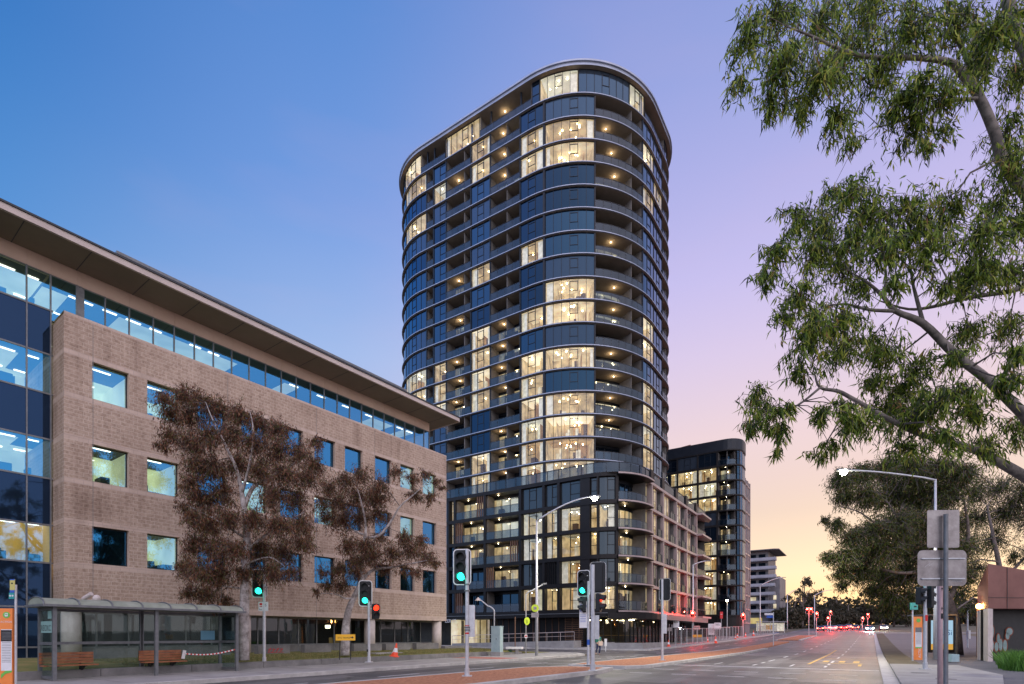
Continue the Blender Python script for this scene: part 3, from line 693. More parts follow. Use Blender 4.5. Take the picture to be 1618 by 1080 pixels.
# low concrete planter walls
for i, (p0, p1) in enumerate(((150,215),(300,362),(405,455),(478,520),(556,600),(607,645),(655,690),(700,742))):
    d_ = 27.6; a, b = s_at(p0, d_), s_at(p1, d_)
    X, Y = o2w((a+b)/2, d_); mb = MB().prism([(-(b-a)/2,-.2),((b-a)/2,-.2),((b-a)/2,.2),(-(b-a)/2,.2)], 0, .52).prism([(-(b-a)/2+.02,-.18),((b-a)/2-.02,-.18),((b-a)/2-.02,.18),(-(b-a)/2+.02,.18)], .52, .54)
    o = mb.build('concrete_barrier', M['concrete_dark'], org=(0,0,0)); o.location = (X, Y, .45 if p1 < 700 else .2); o.rotation_euler = (0,0,ROTO)
    words = ['behind the left half of the bus shelter','behind the right half of the bus shelter','with red scribble behind the first signal pole','between the two brown gum trees','right behind the leaning gum tree trunk','just right of the second signal pole','behind the orange cone','farthest right, before the lit lobby'][i]
    tag(o, 'low grey concrete wall block '+words, 'concrete block', 'low concrete blocks along the building')
    if i == 2:
        gm_ = MB()
        for q in range(4):
            gm_.bar((-.35+q*.22, -.212, .32+.05*(q%2)), (-.22+q*.22, -.212, .40-.08*(q%2)), .012, .03); gm_.bar((-.35+q*.22, -.212, .22), (-.2+q*.22, -.212, .38), .012, .025); gm_.bar((-.4+q*.22, -.212, .2), (-.1+q*.2, -.212, .18), .012, .02)
        x_ = gm_.build('graffiti', M['red'], o, org=(0,0,0))
# ================================================================== GENERIC FACADE PATH
class Path:
    def __init__(s, corners, seg=.25):
        """closed loop of (x,y,radius) corners, walked so that the outside is on the right of travel (left->front->right)"""
        pts = []; n = len(corners)
        for i, (x, y, r) in enumerate(corners):
            p = Vector((x, y)); a = Vector(corners[i-1][:2]); b = Vector(corners[(i+1) % n][:2])
            u = (a-p).normalized(); v = (b-p).normalized()
            if r <= 0: pts.append(p); continue
            s0, s1 = p+u*r, p+v*r; c = p+u*r+v*r
            k = max(3, int(r*1.57/seg))
            for j in range(k+1):
                t = j/k*math.pi/2
                pts.append(c-v*r*math.cos(t)-u*r*math.sin(t))
        dense = []
        for i, p in enumerate(pts):
            q = pts[(i+1) % len(pts)]; l = (q-p).length; k = max(1, int(l/seg))
            for j in range(k): dense.append(p+(q-p)*j/k)
        P_ = np.array([(p.x, p.y) for p in dense]); s.P = np.vstack([P_, P_[:1]])
        d = np.linalg.norm(np.diff(s.P, axis=0), axis=1); s.A = np.concatenate([[0], np.cumsum(d)]); s.len = s.A[-1]
        T = np.roll(P_, -1, 0)-np.roll(P_, 1, 0); T /= np.linalg.norm(T, axis=1)[:, None]
        Nn = np.stack([T[:, 1], -T[:, 0]], 1)
        s.N = np.vstack([Nn, Nn[:1]])
        W = np.array([e2w(*p) for p in s.P]); s.px = CX+F_*W[:, 0]/W[:, 1]
        V = -W/np.linalg.norm(W, axis=1)[:, None]; NW = np.array([e2w(*n_) for n_ in s.N]); s.vis = (V*NW).sum(1) > -.02
        s.corners = corners
    def pt(s, a, inset=0, z=None):
        a = a % s.len
        x = np.interp(a, s.A, s.P[:, 0]); y = np.interp(a, s.A, s.P[:, 1]); nx = np.interp(a, s.A, s.N[:, 0]); ny = np.interp(a, s.A, s.N[:, 1])
        l = math.hypot(nx, ny); q = (float(x-nx/l*inset), float(y-ny/l*inset))
        return q if z is None else (q[0], q[1], z)
    def arc(s, px):
        i = np.where(s.vis)[0]; return float(np.interp(px, s.px[i], s.A[i]))
    def samples(s, a0, a1, step=.9):
        n = max(1, int(math.ceil((a1-a0)/step))); return [a0+(a1-a0)*i/n for i in range(n+1)]
    def wall(s, mb, a0, a1, z0, z1, inset, step=.9):
        q = s.samples(a0, a1, step); n = len(q)
        vs = [s.pt(a, inset, z0) for a in q]+[s.pt(a, inset, z1) for a in q]
        mb.add(vs, [(i, i+1, n+i+1, n+i) for i in range(n-1)])
    def floor(s, mb, a0, a1, z, in0, in1, step=.9):
        q = s.samples(a0, a1, step); n = len(q)
        vs = [s.pt(a, in0, z) for a in q]+[s.pt(a, in1, z) for a in q]
        mb.add(vs, [(i, i+1, n+i+1, n+i) for i in range(n-1)])
    def rail(s, mb, a0, a1, z0, z1, in0, in1, step=.9):
        q = s.samples(a0, a1, step); n = len(q)
        vs = [s.pt(a, in0, z0) for a in q]+[s.pt(a, in0, z1) for a in q]+[s.pt(a, in1, z0) for a in q]+[s.pt(a, in1, z1) for a in q]
        fs = []
        for i in range(n-1): fs += [(i,i+1,n+i+1,n+i),(3*n+i,3*n+i+1,2*n+i+1,2*n+i),(n+i,n+i+1,3*n+i+1,3*n+i),(i,2*n+i,2*n+i+1,i+1)]
        fs += [(0,n,3*n,2*n),(n-1,3*n-1,4*n-1,2*n-1)]
        mb.add(vs, fs)
    def post(s, mb, a, z0, z1, wd, in0, in1):
        p, q = s.pt(a-wd/2, in0), s.pt(a+wd/2, in0); r, t = s.pt(a+wd/2, in1), s.pt(a-wd/2, in1)
        mb.prism([p, q, r, t], z0, z1)
    def loop(s, inset=0, step=1.0):
        q = s.samples(0, s.len, step)[:-1]; return [s.pt(a, inset) for a in q]

class Facade:
    """collects bays of one building; the 100 largest of each kind become parts of their own"""
    def __init__(s, root): s.root = root; s.win = []; s.bal = []; s.room = MB(); s.lamps = []
    def lit_room(s, P_, a0, a1, z0, z1, inset, depth=3.2, mat=0, nd=3, furn=True):
        r = s.room; k_ = rnd.random(); base = mat if mat else (0 if k_ < .40 else (5 if k_ < .66 else (6 if k_ < .88 else 8)))
        r.m(base); P_.floor(r, a0, a1, z1-.02, inset, inset+depth); r.m(7); P_.floor(r, a0, a1, z0+.02, inset, inset+depth)
        c_ = a0+(a1-a0)*(.3+.4*rnd.random()); r.m(5 if rnd.random() < .6 else base); P_.wall(r, a0, c_, z0+.02, z1-.02, inset+depth); r.m(7 if rnd.random() < .4 else base); P_.wall(r, c_, a1, z0+.02, z1-.02, inset+depth-.3)
        if a1-a0 > 2.2:
            for q_ in range(int((a1-a0)/2.4)+1):
                aa = a0+.3+(a1-a0-.6)*rnd.random(); p, q = P_.pt(aa, inset+1.2+rnd.random()), P_.pt(aa, inset+depth); r.m(5 if rnd.random() < .5 else 7); r.add([(*p, z0), (*q, z0), (*q, z1), (*p, z1)], [(0,1,2,3)])
        r.m(5)
        for a in (a0+.01, a1-.01):
            p, q = P_.pt(a, inset), P_.pt(a, inset+depth); r.add([(*p, z0), (*q, z0), (*q, z1), (*p, z1)], [(0,1,2,3)])
        L_ = a1-a0
        for k in range(nd):
            a = a0+L_*(.18+.64*rnd.random()); i_ = inset+.5+rnd.random()*(depth-1.2); p = P_.pt(a, i_)
            r.m(2).ball((p[0], p[1], z1-.12-(.55*rnd.random() if rnd.random() < .4 else 0)), .085 if z0 > 20 else .07, 6, 4)
        if furn:
            for k in range(1+int(L_/1.4)):
                a = a0+L_*(.1+.8*rnd.random()); w_ = .3+.5*rnd.random(); i_ = inset+depth-.5-rnd.random()*1.2
                r.m(3 if rnd.random() < .5 else 4); P_.post(r, a, z0+.03, z0+.7+rnd.random()*1.5, w_, i_, i_+.4)
        for _q in range(1+(L_ > 3)):
            if rnd.random() > .7: continue
            r.m(4); w_ = min(L_*.4, .3+.7*rnd.random()); aa = a0+.1 if rnd.random() < .5 else a1-.1-w_
            P_.rail(r, aa, aa+w_, z0+.05, z1-.1, inset+.15, inset+.25)
    def window(s, P_, a0, a1, z0, z1, lit=0, inset=.18, panel=1.15, fmat='tower_frame', gmat='glass_tower', sash=True, prio=1.0, nd=3, warm=False, depth=3.2, furn=True):
        f = MB(); p = MB(); L_ = a1-a0; n = max(1, round(L_/panel)); t = .05
        P_.wall(p, a0, a1, z0, z1, inset+.05)
        P_.rail(f, a0, a1, z0, z0+.07, inset, inset+.09); P_.rail(f, a0, a1, z1-.07, z1, inset, inset+.09)
        for k in range(n+1): P_.post(f, a0+L_*k/n+(t/2 if k == 0 else (-t/2 if k == n else 0)), z0+.07, z1-.07, t, inset, inset+.09)
        if sash:
            k = n//2 if n > 1 else 0; b0, b1 = a0+L_*k/n, a0+L_*(k+1)/n; h = z1-z0
            for zz_ in (z0+h*.42, z0+h*.86): P_.rail(f, b0+.02, b1-.02, zz_-.025, zz_+.025, inset, inset+.08)
            for aa in (b0+.05, b1-.05): P_.post(f, aa, z0+h*.42, z0+h*.86, .045, inset-.005, inset+.08)
        if lit: s.lit_room(P_, a0+.02, a1-.02, z0, z1, inset+.12, depth, 1 if warm else 0, nd, furn)
        if gmat == 'glass_tower' and prio > .1: k_ = rnd.random(); gmat = 'glass_tower_curtain' if k_ < .28 else ('glass_tower_deep' if k_ < .62 else gmat)
        s.win.append((prio*L_*(z1-z0), f, fmat, p, 'glass_lit' if lit else gmat))
    def balcony(s, P_, a0, a1, z0, z1, lit=0, depth=2.2, bal=True, parts=True, wmat='balcony_wall', bmat='glass_balustrade', prio=1.0, lamp=True, part=None, rh=1.08, slats=None, solid=None):
        w_ = MB(); b_ = MB(); L_ = a1-a0; t = .1
        for a in ([a0+t/2, a1-t/2] + ([a0+L_*part] if part else [])): P_.post(w_, a, z0, z1, t, .3, depth)
        w_.m(1); P_.wall(w_, a0, a1, z0, z1, depth+.06)
        w_.m(2); n = max(2, round(L_/1.3))
        for k in range(n+1): P_.post(w_, a0+L_*k/n, z0+.02, z0+2.45 if z1-z0 < 3.5 else z1-.5, .07, depth-.04, depth+.05)
        P_.rail(w_, a0, a1, min(z0+2.42, z1-.2), z1, depth-.04, depth+.05)
        if lit:
            s.lit_room(P_, a0+.15, a1-.15, z0, z1, depth+.1, 1.6, 0, 1 if L_ < 4 else 2)
        if slats:
            w_.m(3)
            for k in range(4): P_.post(w_, a0+L_*slats+k*.32, z0+.02, z1-.02, .12, .05, .2)
        if bal:
            P_.wall(b_, a0+.05, a1-.05, z0+.06, z0+rh-.03, .10)
            b_.m(1); P_.rail(b_, a0+.02, a1-.02, z0+rh-.04, z0+rh, .07, .13)
            n = max(2, round(L_/1.2))
            for k in range(n+1): P_.post(b_, a0+.04+(L_-.08)*k/n, z0+.02, z0+rh-.04, .035, .08, .13)
        s.bal.append((prio*L_*(z1-z0), w_, [wmat, 'glass_lit' if lit else 'glass_tower', 'tower_frame', 'timber_slat'], b_, [bmat, 'dark_frame']))
        if lit and lamp:
            p = P_.pt(a0+L_*(.25+.2*rnd.random()), depth*.5); s.room.m(2).ball((p[0], p[1], z1-.04), .055, 6, 4)
            s.lamps.append((p[0], p[1], z1-.35))
    def build(s, wname='window'):
        r = s.root; s.win.sort(key=lambda t: -t[0]); s.bal.sort(key=lambda t: -t[0])
        for k, (pr, f, fm, p, gm) in enumerate(s.win[:100]):
            o = f.build(wname, M[fm], r, org=ORG[r.name]); p.build('pane', M[gm], o, org=ORG[r.name])
        rest = {}
        for (pr, f, fm, p, gm) in s.win[100:]:
            rest.setdefault(fm, MB()).ext(f); rest.setdefault(gm, MB()).ext(p)
        if rest:
            ks = list(rest); mb = MB()
            for i, k in enumerate(ks):
                x_ = rest[k]; x_.mi = [i]*len(x_.f); mb.ext(x_)
            o = mb.build('small_windows', [M[k] for k in ks], r); o['kind'] = 'stuff'
        for k, (pr, w_, wm, b_, bm) in enumerate(s.bal[:100]):
            o = w_.build('balcony', [M[m_] for m_ in wm], r, org=ORG[r.name])
            if b_.f: b_.build('balustrade', [M[m_] for m_ in bm], o, org=ORG[r.name])
        mb = MB(); names = []
        for (pr, w_, wm, b_, bm) in s.bal[100:]:
            for x_, mm in ((w_, wm), (b_, bm)):
                loc = []
                for m_ in mm:
                    if m_ not in names: names.append(m_)
                    loc.append(names.index(m_))
                x_.mi = [loc[i] for i in x_.mi]; mb.ext(x_)
        if mb.f:
            o = mb.build('small_balconies', [M[k] for k in names], r); o['kind'] = 'stuff'
        s.room.build('interior', [M['room_lit'], M['room_warm'], M['downlight'], M['furniture'], M['curtain'], M['room_soft'], M['room_bright'], M['room_wood'], M['room_cool']], r)

# ================================================================== TOWER + PODIUM
tw = ething('apartment_tower', 'tall rounded dark glass apartment tower rising from a six storey podium', 'apartment tower', -47, 78, 0)
T = Path([(-68.8,92.4,10), (-68.8,64,10), (-26.2,64,13), (-26.2,92.4,10)])
fa = Facade(tw)
Z0, DZ = 25.0, 3.04; SLAB = .26
zs = [Z0+DZ*k for k in range(17)]; ZROOF = 77.4
A = T.arc
b_ = {k: A(v) for k, v in dict(w1a=640, w1b=673, w2a=684, w2b=704, b1b=743, w3b=773.5, b2m=800, b2b=821, w4b=858, w5a=860.5, w5b=940.5, b3b=1017, w6b=1035, w7b=1048, s2b=1056).items()}
vis0 = b_['w1a']-5; vis1 = b_['s2b']+6
core = MB(); core.prism([tuple(p) for p in T.loop(3.6, 2.0)], 19.8, 76.8); core.build('core', M['room_dark'], tw)
for k, z in enumerate(zs):
    mb = MB(); lp = T.loop(0, .9); n = len(lp)
    mb.m(2).add([(p[0],p[1],z-SLAB) for p in lp]+[(p[0],p[1],z) for p in lp], [(i,(i+1)%n,n+(i+1)%n,n+i) for i in range(n)]+[tuple(range(n,2*n))])
    mb.m(1).add([(p[0],p[1],z-SLAB) for p in lp], [tuple(range(n))[::-1]])
    lp2 = T.loop(-.07, .9); n2 = len(lp2); mb.m(0).add([(p[0],p[1],z-SLAB+.10) for p in lp2]+[(p[0],p[1],z-.06) for p in lp2], [(i,(i+1)%n2,n2+(i+1)%n2,n2+i) for i in range(n2)])
    mb.add([(p[0],p[1],z-.06) for p in lp2]+[(p[0],p[1],z-.06) for p in lp], [tuple([0,0,0])][:0])
    for i in range(n): j = (i+1) % n; mb.add([(*lp2[i], z-.06), (*lp2[j], z-.06), (*lp[j], z-.06), (*lp[i], z-.06)], [(0,1,2,3)]).add([(*lp2[i], z-SLAB+.10), (*lp2[j], z-SLAB+.10), (*lp[j], z-SLAB+.10), (*lp[i], z-SLAB+.10)], [(3,2,1,0)])
    mb.build('floor_slab', [M['slab_edge'], M['slab_soffit'], M['tower_frame']], tw)
lit = {  # rows counted from the top slab down, row 1 below the first slab
 'w1': {1:1, 3:1, 11:1, 12:1, 13:1}, 'w2': {2:1, 11:1, 12:1, 13:1}, 'w3': {1:1,2:1,7:1,10:1,11:1,12:1,13:1,16:1,17:1},
 'w4': {2:1,3:1,7:1,10:1,12:1,13:1,14:1,15:1,16:2,17:1}, 'w5': {2:1,3:1,9:1,10:1,12:1,14:1,15:1,16:2,17:1}, 'w6': {2:1,4:1,10:1,11:1,13:1,14:1,15:1,16:1},
 'w7': {3:1}, 'b1': {2:1,7:1,9:1,11:1,12:1,13:1,16:1}, 'b2': {1:1,2:1,3:1,10:1,11:1,12:1,13:1,15:1,16:1,17:1}, 'b3': {2:1,3:1,4:1,7:1,9:1,10:1,12:1,13:1,14:1,15:1}, 's1': {}}
for r_i in range(1, 18):
    zt = zs[17-r_i]-SLAB; zb = (zs[16-r_i] if r_i < 17 else 19.9)
    def W(a, b, col, nd=3, **kw):
        v = lit[col].get(r_i, 0); fa.window(T, b_[a]+.05, b_[b]-.05, zb, zt, lit=v, nd=nd, warm=(v == 2), prio=2.0, **kw)
    fa.window(T, b_['w1a'], b_['w1b']-.05, zb, zt, lit=lit['w1'].get(r_i, 0), prio=1.2)
    fa.balcony(T, b_['w1b'], b_['w2a'], zb, zt, lit=0, depth=1.6, prio=.8)
    W('w2a', 'w2b', 'w2', 1)
    fa.balcony(T, b_['w2b'], b_['b1b'], zb, zt, lit=lit['b1'].get(r_i, 0), part=.72)
    W('b1b', 'w3b', 'w3', 1)
    fa.balcony(T, b_['w3b'], b_['b2b'], zb, zt, lit=lit['b2'].get(r_i, 0), part=.55, prio=1.5)
    W('b2b', 'w4b', 'w4', 2)
    W('w5a', 'w5b', 'w5', 7)
    fa.balcony(T, b_['w5b'], b_['b3b'], zb, zt, lit=lit['b3'].get(r_i, 0), part=.72, prio=1.5, depth=2.6)
    W('b3b', 'w6b', 'w6', 2)
    fa.window(T, b_['w6b']+.05, b_['w7b'], zb, zt, lit=lit['w7'].get(r_i, 0), nd=1, prio=1.0)
    fa.balcony(T, b_['w7b'], b_['s2b'], zb, zt, depth=1.4, prio=.6)
    # sides turned away
    fa.window(T, b_['s2b']+.05, T.len-.05, zb, zt, panel=2.6, sash=False, prio=.001)
    fa.window(T, .0, b_['w1a']-.05, zb, zt, panel=2.0, sash=False, prio=.001)
# penthouse
zb, zt = zs[16], ZROOF-1.0
ph = [(638.5,664,'w',1,2),(664,703,'b',0,0),(703,757,'w',1,3),(757,839,'b',1,0),(839,852,'w',0,1),(852,914,'w',1,4),(914,996,'w',0,0),(996,1020,'w',1,2),(1020,1052,'b',0,0)]
for a, b, k, l_, nd in ph:
    a, b = A(a), A(b)
    if k == 'w': fa.window(T, a+.04, b-.04, zb, zt+.45, lit=l_, nd=nd, prio=3)
    else: fa.balcony(T, a, b, zb, zt+.45, lit=l_, prio=3, depth=3.0, lamp=l_)
fa.window(T, A(1052)+.05, T.len-.05, zb, zt+.45, panel=2.6, sash=False, prio=.001)
fa.window(T, 0, A(638.5)-.05, zb, zt+.45, panel=2.6, sash=False, prio=.001)
mb = MB()
lp = T.loop(-.35, .9); n = len(lp); lq = T.loop(-.55, .9); nq = len(lq)
mb.m(0).add([(p[0],p[1],zt+.5) for p in lp]+[(p[0],p[1],ZROOF+.05) for p in lp], [(i,(i+1)%n,n+(i+1)%n,n+i) for i in range(n)]+[tuple(range(n,2*n))])
mb.m(1).add([(p[0],p[1],zt+.46) for p in lp], [tuple(range(n))[::-1]])
mb.m(0).add([(p[0],p[1],ZROOF-.1) for p in lq]+[(p[0],p[1],ZROOF+.12) for p in lq], [(i,(i+1)%nq,nq+(i+1)%nq,nq+i) for i in range(nq)]+[tuple(range(nq,2*nq)), tuple(range(nq))[::-1]])
mb.m(2).tube([(*T.pt(A(925), 3), ZROOF), (*T.pt(A(925), 3), ZROOF+2.4)], .03, 5)
mb.build('roof', [M['slab_edge'], M['slab_soffit'], M['galv_dark']], tw)
# dark pilasters between bays
for key in ('w1b', 'w2a', 'w2b', 'b1b', 'w3b', 'b2b', 'w5b', 'b3b'):
    mb = MB()
    for k in range(17):
        zb_ = zs[k-1] if k else 19.9
        T.post(mb, b_[key], zb_, zs[k]-SLAB, .16, .10, .5)
    T.post(mb, b_[key], zs[16], 76.8, .16, .35, .6); mb.build('pilaster', M['tower_frame'], tw)
mb = MB()
for k in range(17):
    zb_ = zs[k-1] if k else 19.9; T.rail(mb, b_['w4b'], b_['w5a'], zb_, zs[k]-SLAB, .05, .5)
mb.build('corner_pilaster', M['tower_frame'], tw)

# ---- podium
Pd = Path([(-90,90,0), (-90,57,0), (-22,57,5), (-22,90,0)])
AP = Pd.arc
ZG = 4.36; ZP = 19.8; dzp = (ZP-ZG)/5
core = MB(); core.prism([(-88,88), (-88,61.2), (-27,61.2), (-26.2,64), (-26.2,88)][::1], .0, ZP-.3); core.build('podium_core', M['room_dark'], tw)
front = [(719,764,'b'),(767,820,'b'),(823,857,'w'),(860,881,'w'),(883,915.5,'w'),(932,942.5,'w'),(946,974,'w'),(976,1024,'b')]
plit = {0:[1,1,0,0,0,0,0,0], 1:[1,1,1,1,1,1,1,1], 2:[1,1,1,1,1,1,0,1], 3:[0,1,0,0,1,0,0,1], 4:[0,0,1,1,1,1,1,1]}
podw = MB()
aend = AP(1117)-.3
for r_i in range(5):
    zt = ZP-dzp*r_i-.32; zb = ZP-dzp*(r_i+1)
    for k, (p0, p1, kd) in enumerate(front):
        l_ = plit[r_i][k]
        if kd == 'w': fa.window(Pd, AP(p0), AP(p1), zb+.1, zt, lit=l_, inset=.3, panel=1.1, fmat='podium_frame', prio=2.2, nd=3, gmat='glass_podium')
        else:
            sl_ = {(0,0):.78, (1,0):.02, (2,1):.75, (3,1):.03, (0,1):None, (4,0):.02}.get((r_i, k))
            fa.balcony(Pd, AP(p0), AP(p1), zb, zt, lit=l_, prio=2.2, slats=sl_, depth=1.9)
    # right face bays
    rb = [(1031.5,1047.5),(1049,1068),(1070,1084.5),(1086,1100)]
    for k, (p0, p1) in enumerate(rb):
        a, b = AP(p0), AP(p1); m_ = a+(b-a)*.6
        fa.window(Pd, a+.1, m_, zb+.1, zt, lit=1 if (r_i+k) % 4 != 3 else 0, inset=.3, panel=.9, fmat='podium_pale', gmat='glass_podium', prio=1.8, nd=1, sash=(k % 2 == 0))
        fa.balcony(Pd, m_, b-.05, zb, zt, lit=0, depth=1.2, prio=.9, bmat='glass_balustrade')
    fa.balcony(Pd, AP(1101), Pd.arc(1117), zb, zt, lit=0, prio=1.0, depth=2.5)
    fa.window(Pd, AP(709), AP(717), zb+.1, zt, lit=1 if r_i in (0, 1) else 0, inset=.3, panel=.8, fmat='podium_frame', prio=1, nd=0)
    # left end hidden behind the office
    a_l = 33.5
    fa.window(Pd, a_l, AP(708)-.3, zb+.1, zt, lit=0, inset=.3, panel=2.2, fmat='podium_frame', prio=.001, sash=False)
fa.build()
Xs = []
for r_i in range(6):
    z = ZP-dzp*r_i; mb = MB()
    a0, a1 = AP(1026), Pd.arc(1117)+.4
    # front band dark, right band pale
    mb.m(0); Pd.rail(mb, 33.2, AP(975), z-.34, z+.10, -.02, 4)
    mb.m(0); Pd.rail(mb, AP(975), AP(1026), z-.30, z, -.55, 4)
    mb.m(1); Pd.rail(mb, AP(975), AP(1026), z-.22, z-.05, -.62, -.55)
    mb.m(1); Pd.rail(mb, a0, a1, z-.30, z+.02, -.08, 4)
    # balcony ends at the far corner
    q = Pd.arc(1101); mb.m(1); Pd.rail(mb, q, a1, z-.26, z, -.9, -.08)
    mb.build('podium_slab', [M['podium_frame'], M['podium_pale']], tw)
mb = MB(); mb.add([(-90,57.4,ZP-.01),(-24,57.4,ZP-.01),(-22.4,60,ZP-.01),(-22.4,90,ZP-.01),(-90,90,ZP-.01)], [(0,1,2,3,4)]); mb.build('terrace', M['concrete'], tw)
mb = MB()
for p in (708,718,765.5,821.5,858.5,882,975): Pd.post(mb, AP(p), ZG, ZP-.34, .34, .0, .7)
Pd.rail(mb, AP(916), AP(931.5), ZG, ZP-.34, .05, .6); Pd.rail(mb, AP(943), AP(945.5), ZG, ZP-.34, .0, .6)
for r_i in range(5):
    if r_i == 3:
        for k in range(5): Pd.post(mb, AP(862)+k*.28, ZP-dzp*4, ZP-dzp*3-.34, .1, .1, .28)
mb.m(1)
for p in (1030,1048.2,1069,1085.2,1101): Pd.post(mb, AP(p), ZG, ZP-.3, .26, -.06, .6)
mb.build('podium_cladding', [M['podium_frame'], M['podium_pale']], tw)
# terrace balustrade
mb = MB(); Pd.wall(mb, 33.5, Pd.arc(1117), ZP+.12, ZP+1.25, .15)
mb.m(1); Pd.rail(mb, 33.5, Pd.arc(1117), ZP+1.22, ZP+1.28, .10, .20)
for k in range(50):
    a = 33.6+k*1.5
    if a < Pd.arc(1117): Pd.post(mb, a, ZP+.1, ZP+1.22, .05, .1, .2)
mb.m(2)
for p in (1031,1048.5,1069.5,1085.5,1101): Pd.post(mb, AP(p), ZP, ZP+1.5, .9, .0, 1.4)
mb.build('terrace_balustrade', [M['glass_balustrade'], M['tower_frame'], M['podium_frame']], tw)
# canopy and ground floor
mb = MB(); mb.m(0); Pd.rail(mb, 33.2, AP(960), ZG-.75, ZG-.36, -.35, 5); Pd.rail(mb, AP(960), AP(1102), ZG-1.0, ZG-.36, -1.5, 4)
mb.m(1); Pd.rail(mb, 33.2, AP(960), ZG-.36, ZG-.30, -.42, 1); Pd.rail(mb, AP(1025), AP(1102), ZG-1.0, ZG-.36, -1.55, -1.5)
mb.build('canopy', [M['podium_frame'], M['galv_dark']], tw)
glass('glass_lobby', (.02,.018,.015), (.8,.85,.9), .10, .5, trans=.75, tcol=(.8,.75,.65))
mb = MB(); mb.m(0)
Pd.rail(mb, AP(765), AP(916), -.1, ZG-.7, 1.2, 1.5)
mb.m(1)
a = AP(768)
while a < AP(916): Pd.post(mb, a, .1, ZG-.75, .05, 1.14, 1.2); a += .9
zq = .3
while zq < ZG-.8: Pd.rail(mb, AP(885), AP(914), zq, zq+.07, 1.12, 1.19); zq += .22
mb.build('ground_wall', [M['podium_frame'], M['timber_slat']], tw)
mb = MB(); mb.m(0); Pd.wall(mb, AP(917), AP(1101), .1, ZG-1.0, 1.6)
mb.m(1)
a = AP(917)
while a < AP(1101): Pd.post(mb, a, .1, ZG-1.0, .06, 1.5, 1.66); a += 1.3
Pd.rail(mb, AP(917), AP(1101), .1, .4, 1.5, 1.66)
mb.build('shopfront', [M['glass_lobby'], M['tower_frame']], tw)
mb = MB(); mb.m(0); Pd.wall(mb, AP(706), AP(763), .1, ZG-.8, 1.6); mb.m(1); a = AP(706)
while a < AP(763): Pd.post(mb, a, .1, ZG-.8, .06, 1.5, 1.66); a += 1.1
mb.build('lobby_front', [M['glass_lobby'], M['tower_frame']], tw)
mb = MB(); mb.m(0); Pd.wall(mb, AP(917), AP(1101), .1, ZG-1.0, 5.0, 2); Pd.floor(mb, AP(917), AP(1101), .12, 1.6, 5, 2); Pd.floor(mb, AP(917), AP(1101), ZG-1.02, 1.6, 5, 2)
mb.m(1); Pd.wall(mb, AP(704), AP(763), .1, ZG-.8, 4.0); Pd.floor(mb, AP(704), AP(763), ZG-.82, 1.6, 4)
for p in (712, 737): Pd.rail(mb, AP(p), AP(p)+1.1, .1, ZG-.8, .1, .9)
mb.m(2)
for p in (925, 1000): Pd.rail(mb, AP(p), AP(p)+.5, ZG-1.14, ZG-1.06, .3, .7)
for k in range(9): q = AP(940+k*17); Pd.rail(mb, q, q+.25, ZG-1.12, ZG-1.06, 2.2, 2.4)
mb.m(3); Pd.rail(mb, AP(925), AP(1090), 1.5, 1.53, 3, 3.05)
mb.build('ground_interior', [M['furniture'], M['room_lit'], M['downlight'], M['room_warm']], tw)
mb = MB(); a = AP(706.5); p = Pd.pt(a, -.45); mb.text('ZER ST.', (p[0], p[1], ZG-1.15+.0), (1,0,0), (0,0,1), .62, th=.02); mb.build('sign_lettering', M['sign_white'], tw)
for (x_, y_, z_) in fa.lamps:
    X, Y = e2w(x_, y_); ld = bpy.data.lights.new('balcony_light', 'POINT'); ld.energy = 22; ld.color = (1, .72, .40); ld.shadow_soft_size = .12
    lo = bpy.data.objects.new('balcony_light', ld); COL.objects.link(lo); lo.location = (X, Y, z_)
for px_, e_ in ((720, 60), (745, 50), (960, 25), (1010, 22)):
    q = Pd.pt(AP(px_), .6); X, Y = e2w(*q); ld = bpy.data.lights.new('canopy_light', 'POINT'); ld.energy = e_; ld.color = (1, .8, .5); ld.shadow_soft_size = .2
    lo = bpy.data.objects.new('canopy_light', ld); COL.objects.link(lo); lo.location = (X, Y, ZG-1.3)
# planter and ramp in front of the podium
pl = ething('planter', 'long low concrete planter with dry shrubs at the podium corner', 'planter', -23, 52.5, .1)
MB().box(-24.5,-19.2,53.2,53.5,.1,.75).box(-19.5,-19.2,53.5,62,.1,.75).box(-24.5,-24.2,53.5,58,.1,.75).build('wall', M['concrete'], pl)
MB().box(-24.2,-19.5,53.5,62,.1,.66).build('soil', M['earth'], pl)
rp = ething('access_ramp', 'pale concrete access ramp with a metal handrail along the podium', 'ramp', -34, 54, .1)
mb = MB(); mb.add([(-44,53.4,.13),(-27,53.4,.13),(-27,55.2,.13),(-44,55.2,.13),(-44,53.4,.5),(-27,53.4,.95),(-27,55.2,.95),(-44,55.2,.5)], [(0,3,2,1),(4,5,6,7),(0,1,5,4),(1,2,6,5),(2,3,7,6),(3,0,4,7)]); mb.build('ramp_slab', M['concrete'], rp)
mb = MB(); mb.tube([(-44,53.5,1.45),(-27,53.5,1.9)], .035, 6).tube([(-44,53.5,1.0),(-27,53.5,1.45)], .02, 6)
for k in range(11): mb.tube([(-44+1.7*k,53.5,.5+.045*k),(-44+1.7*k,53.5,1.45+.045*k)], .025, 6)
mb.build('handrail', M['eave_metal'], rp)

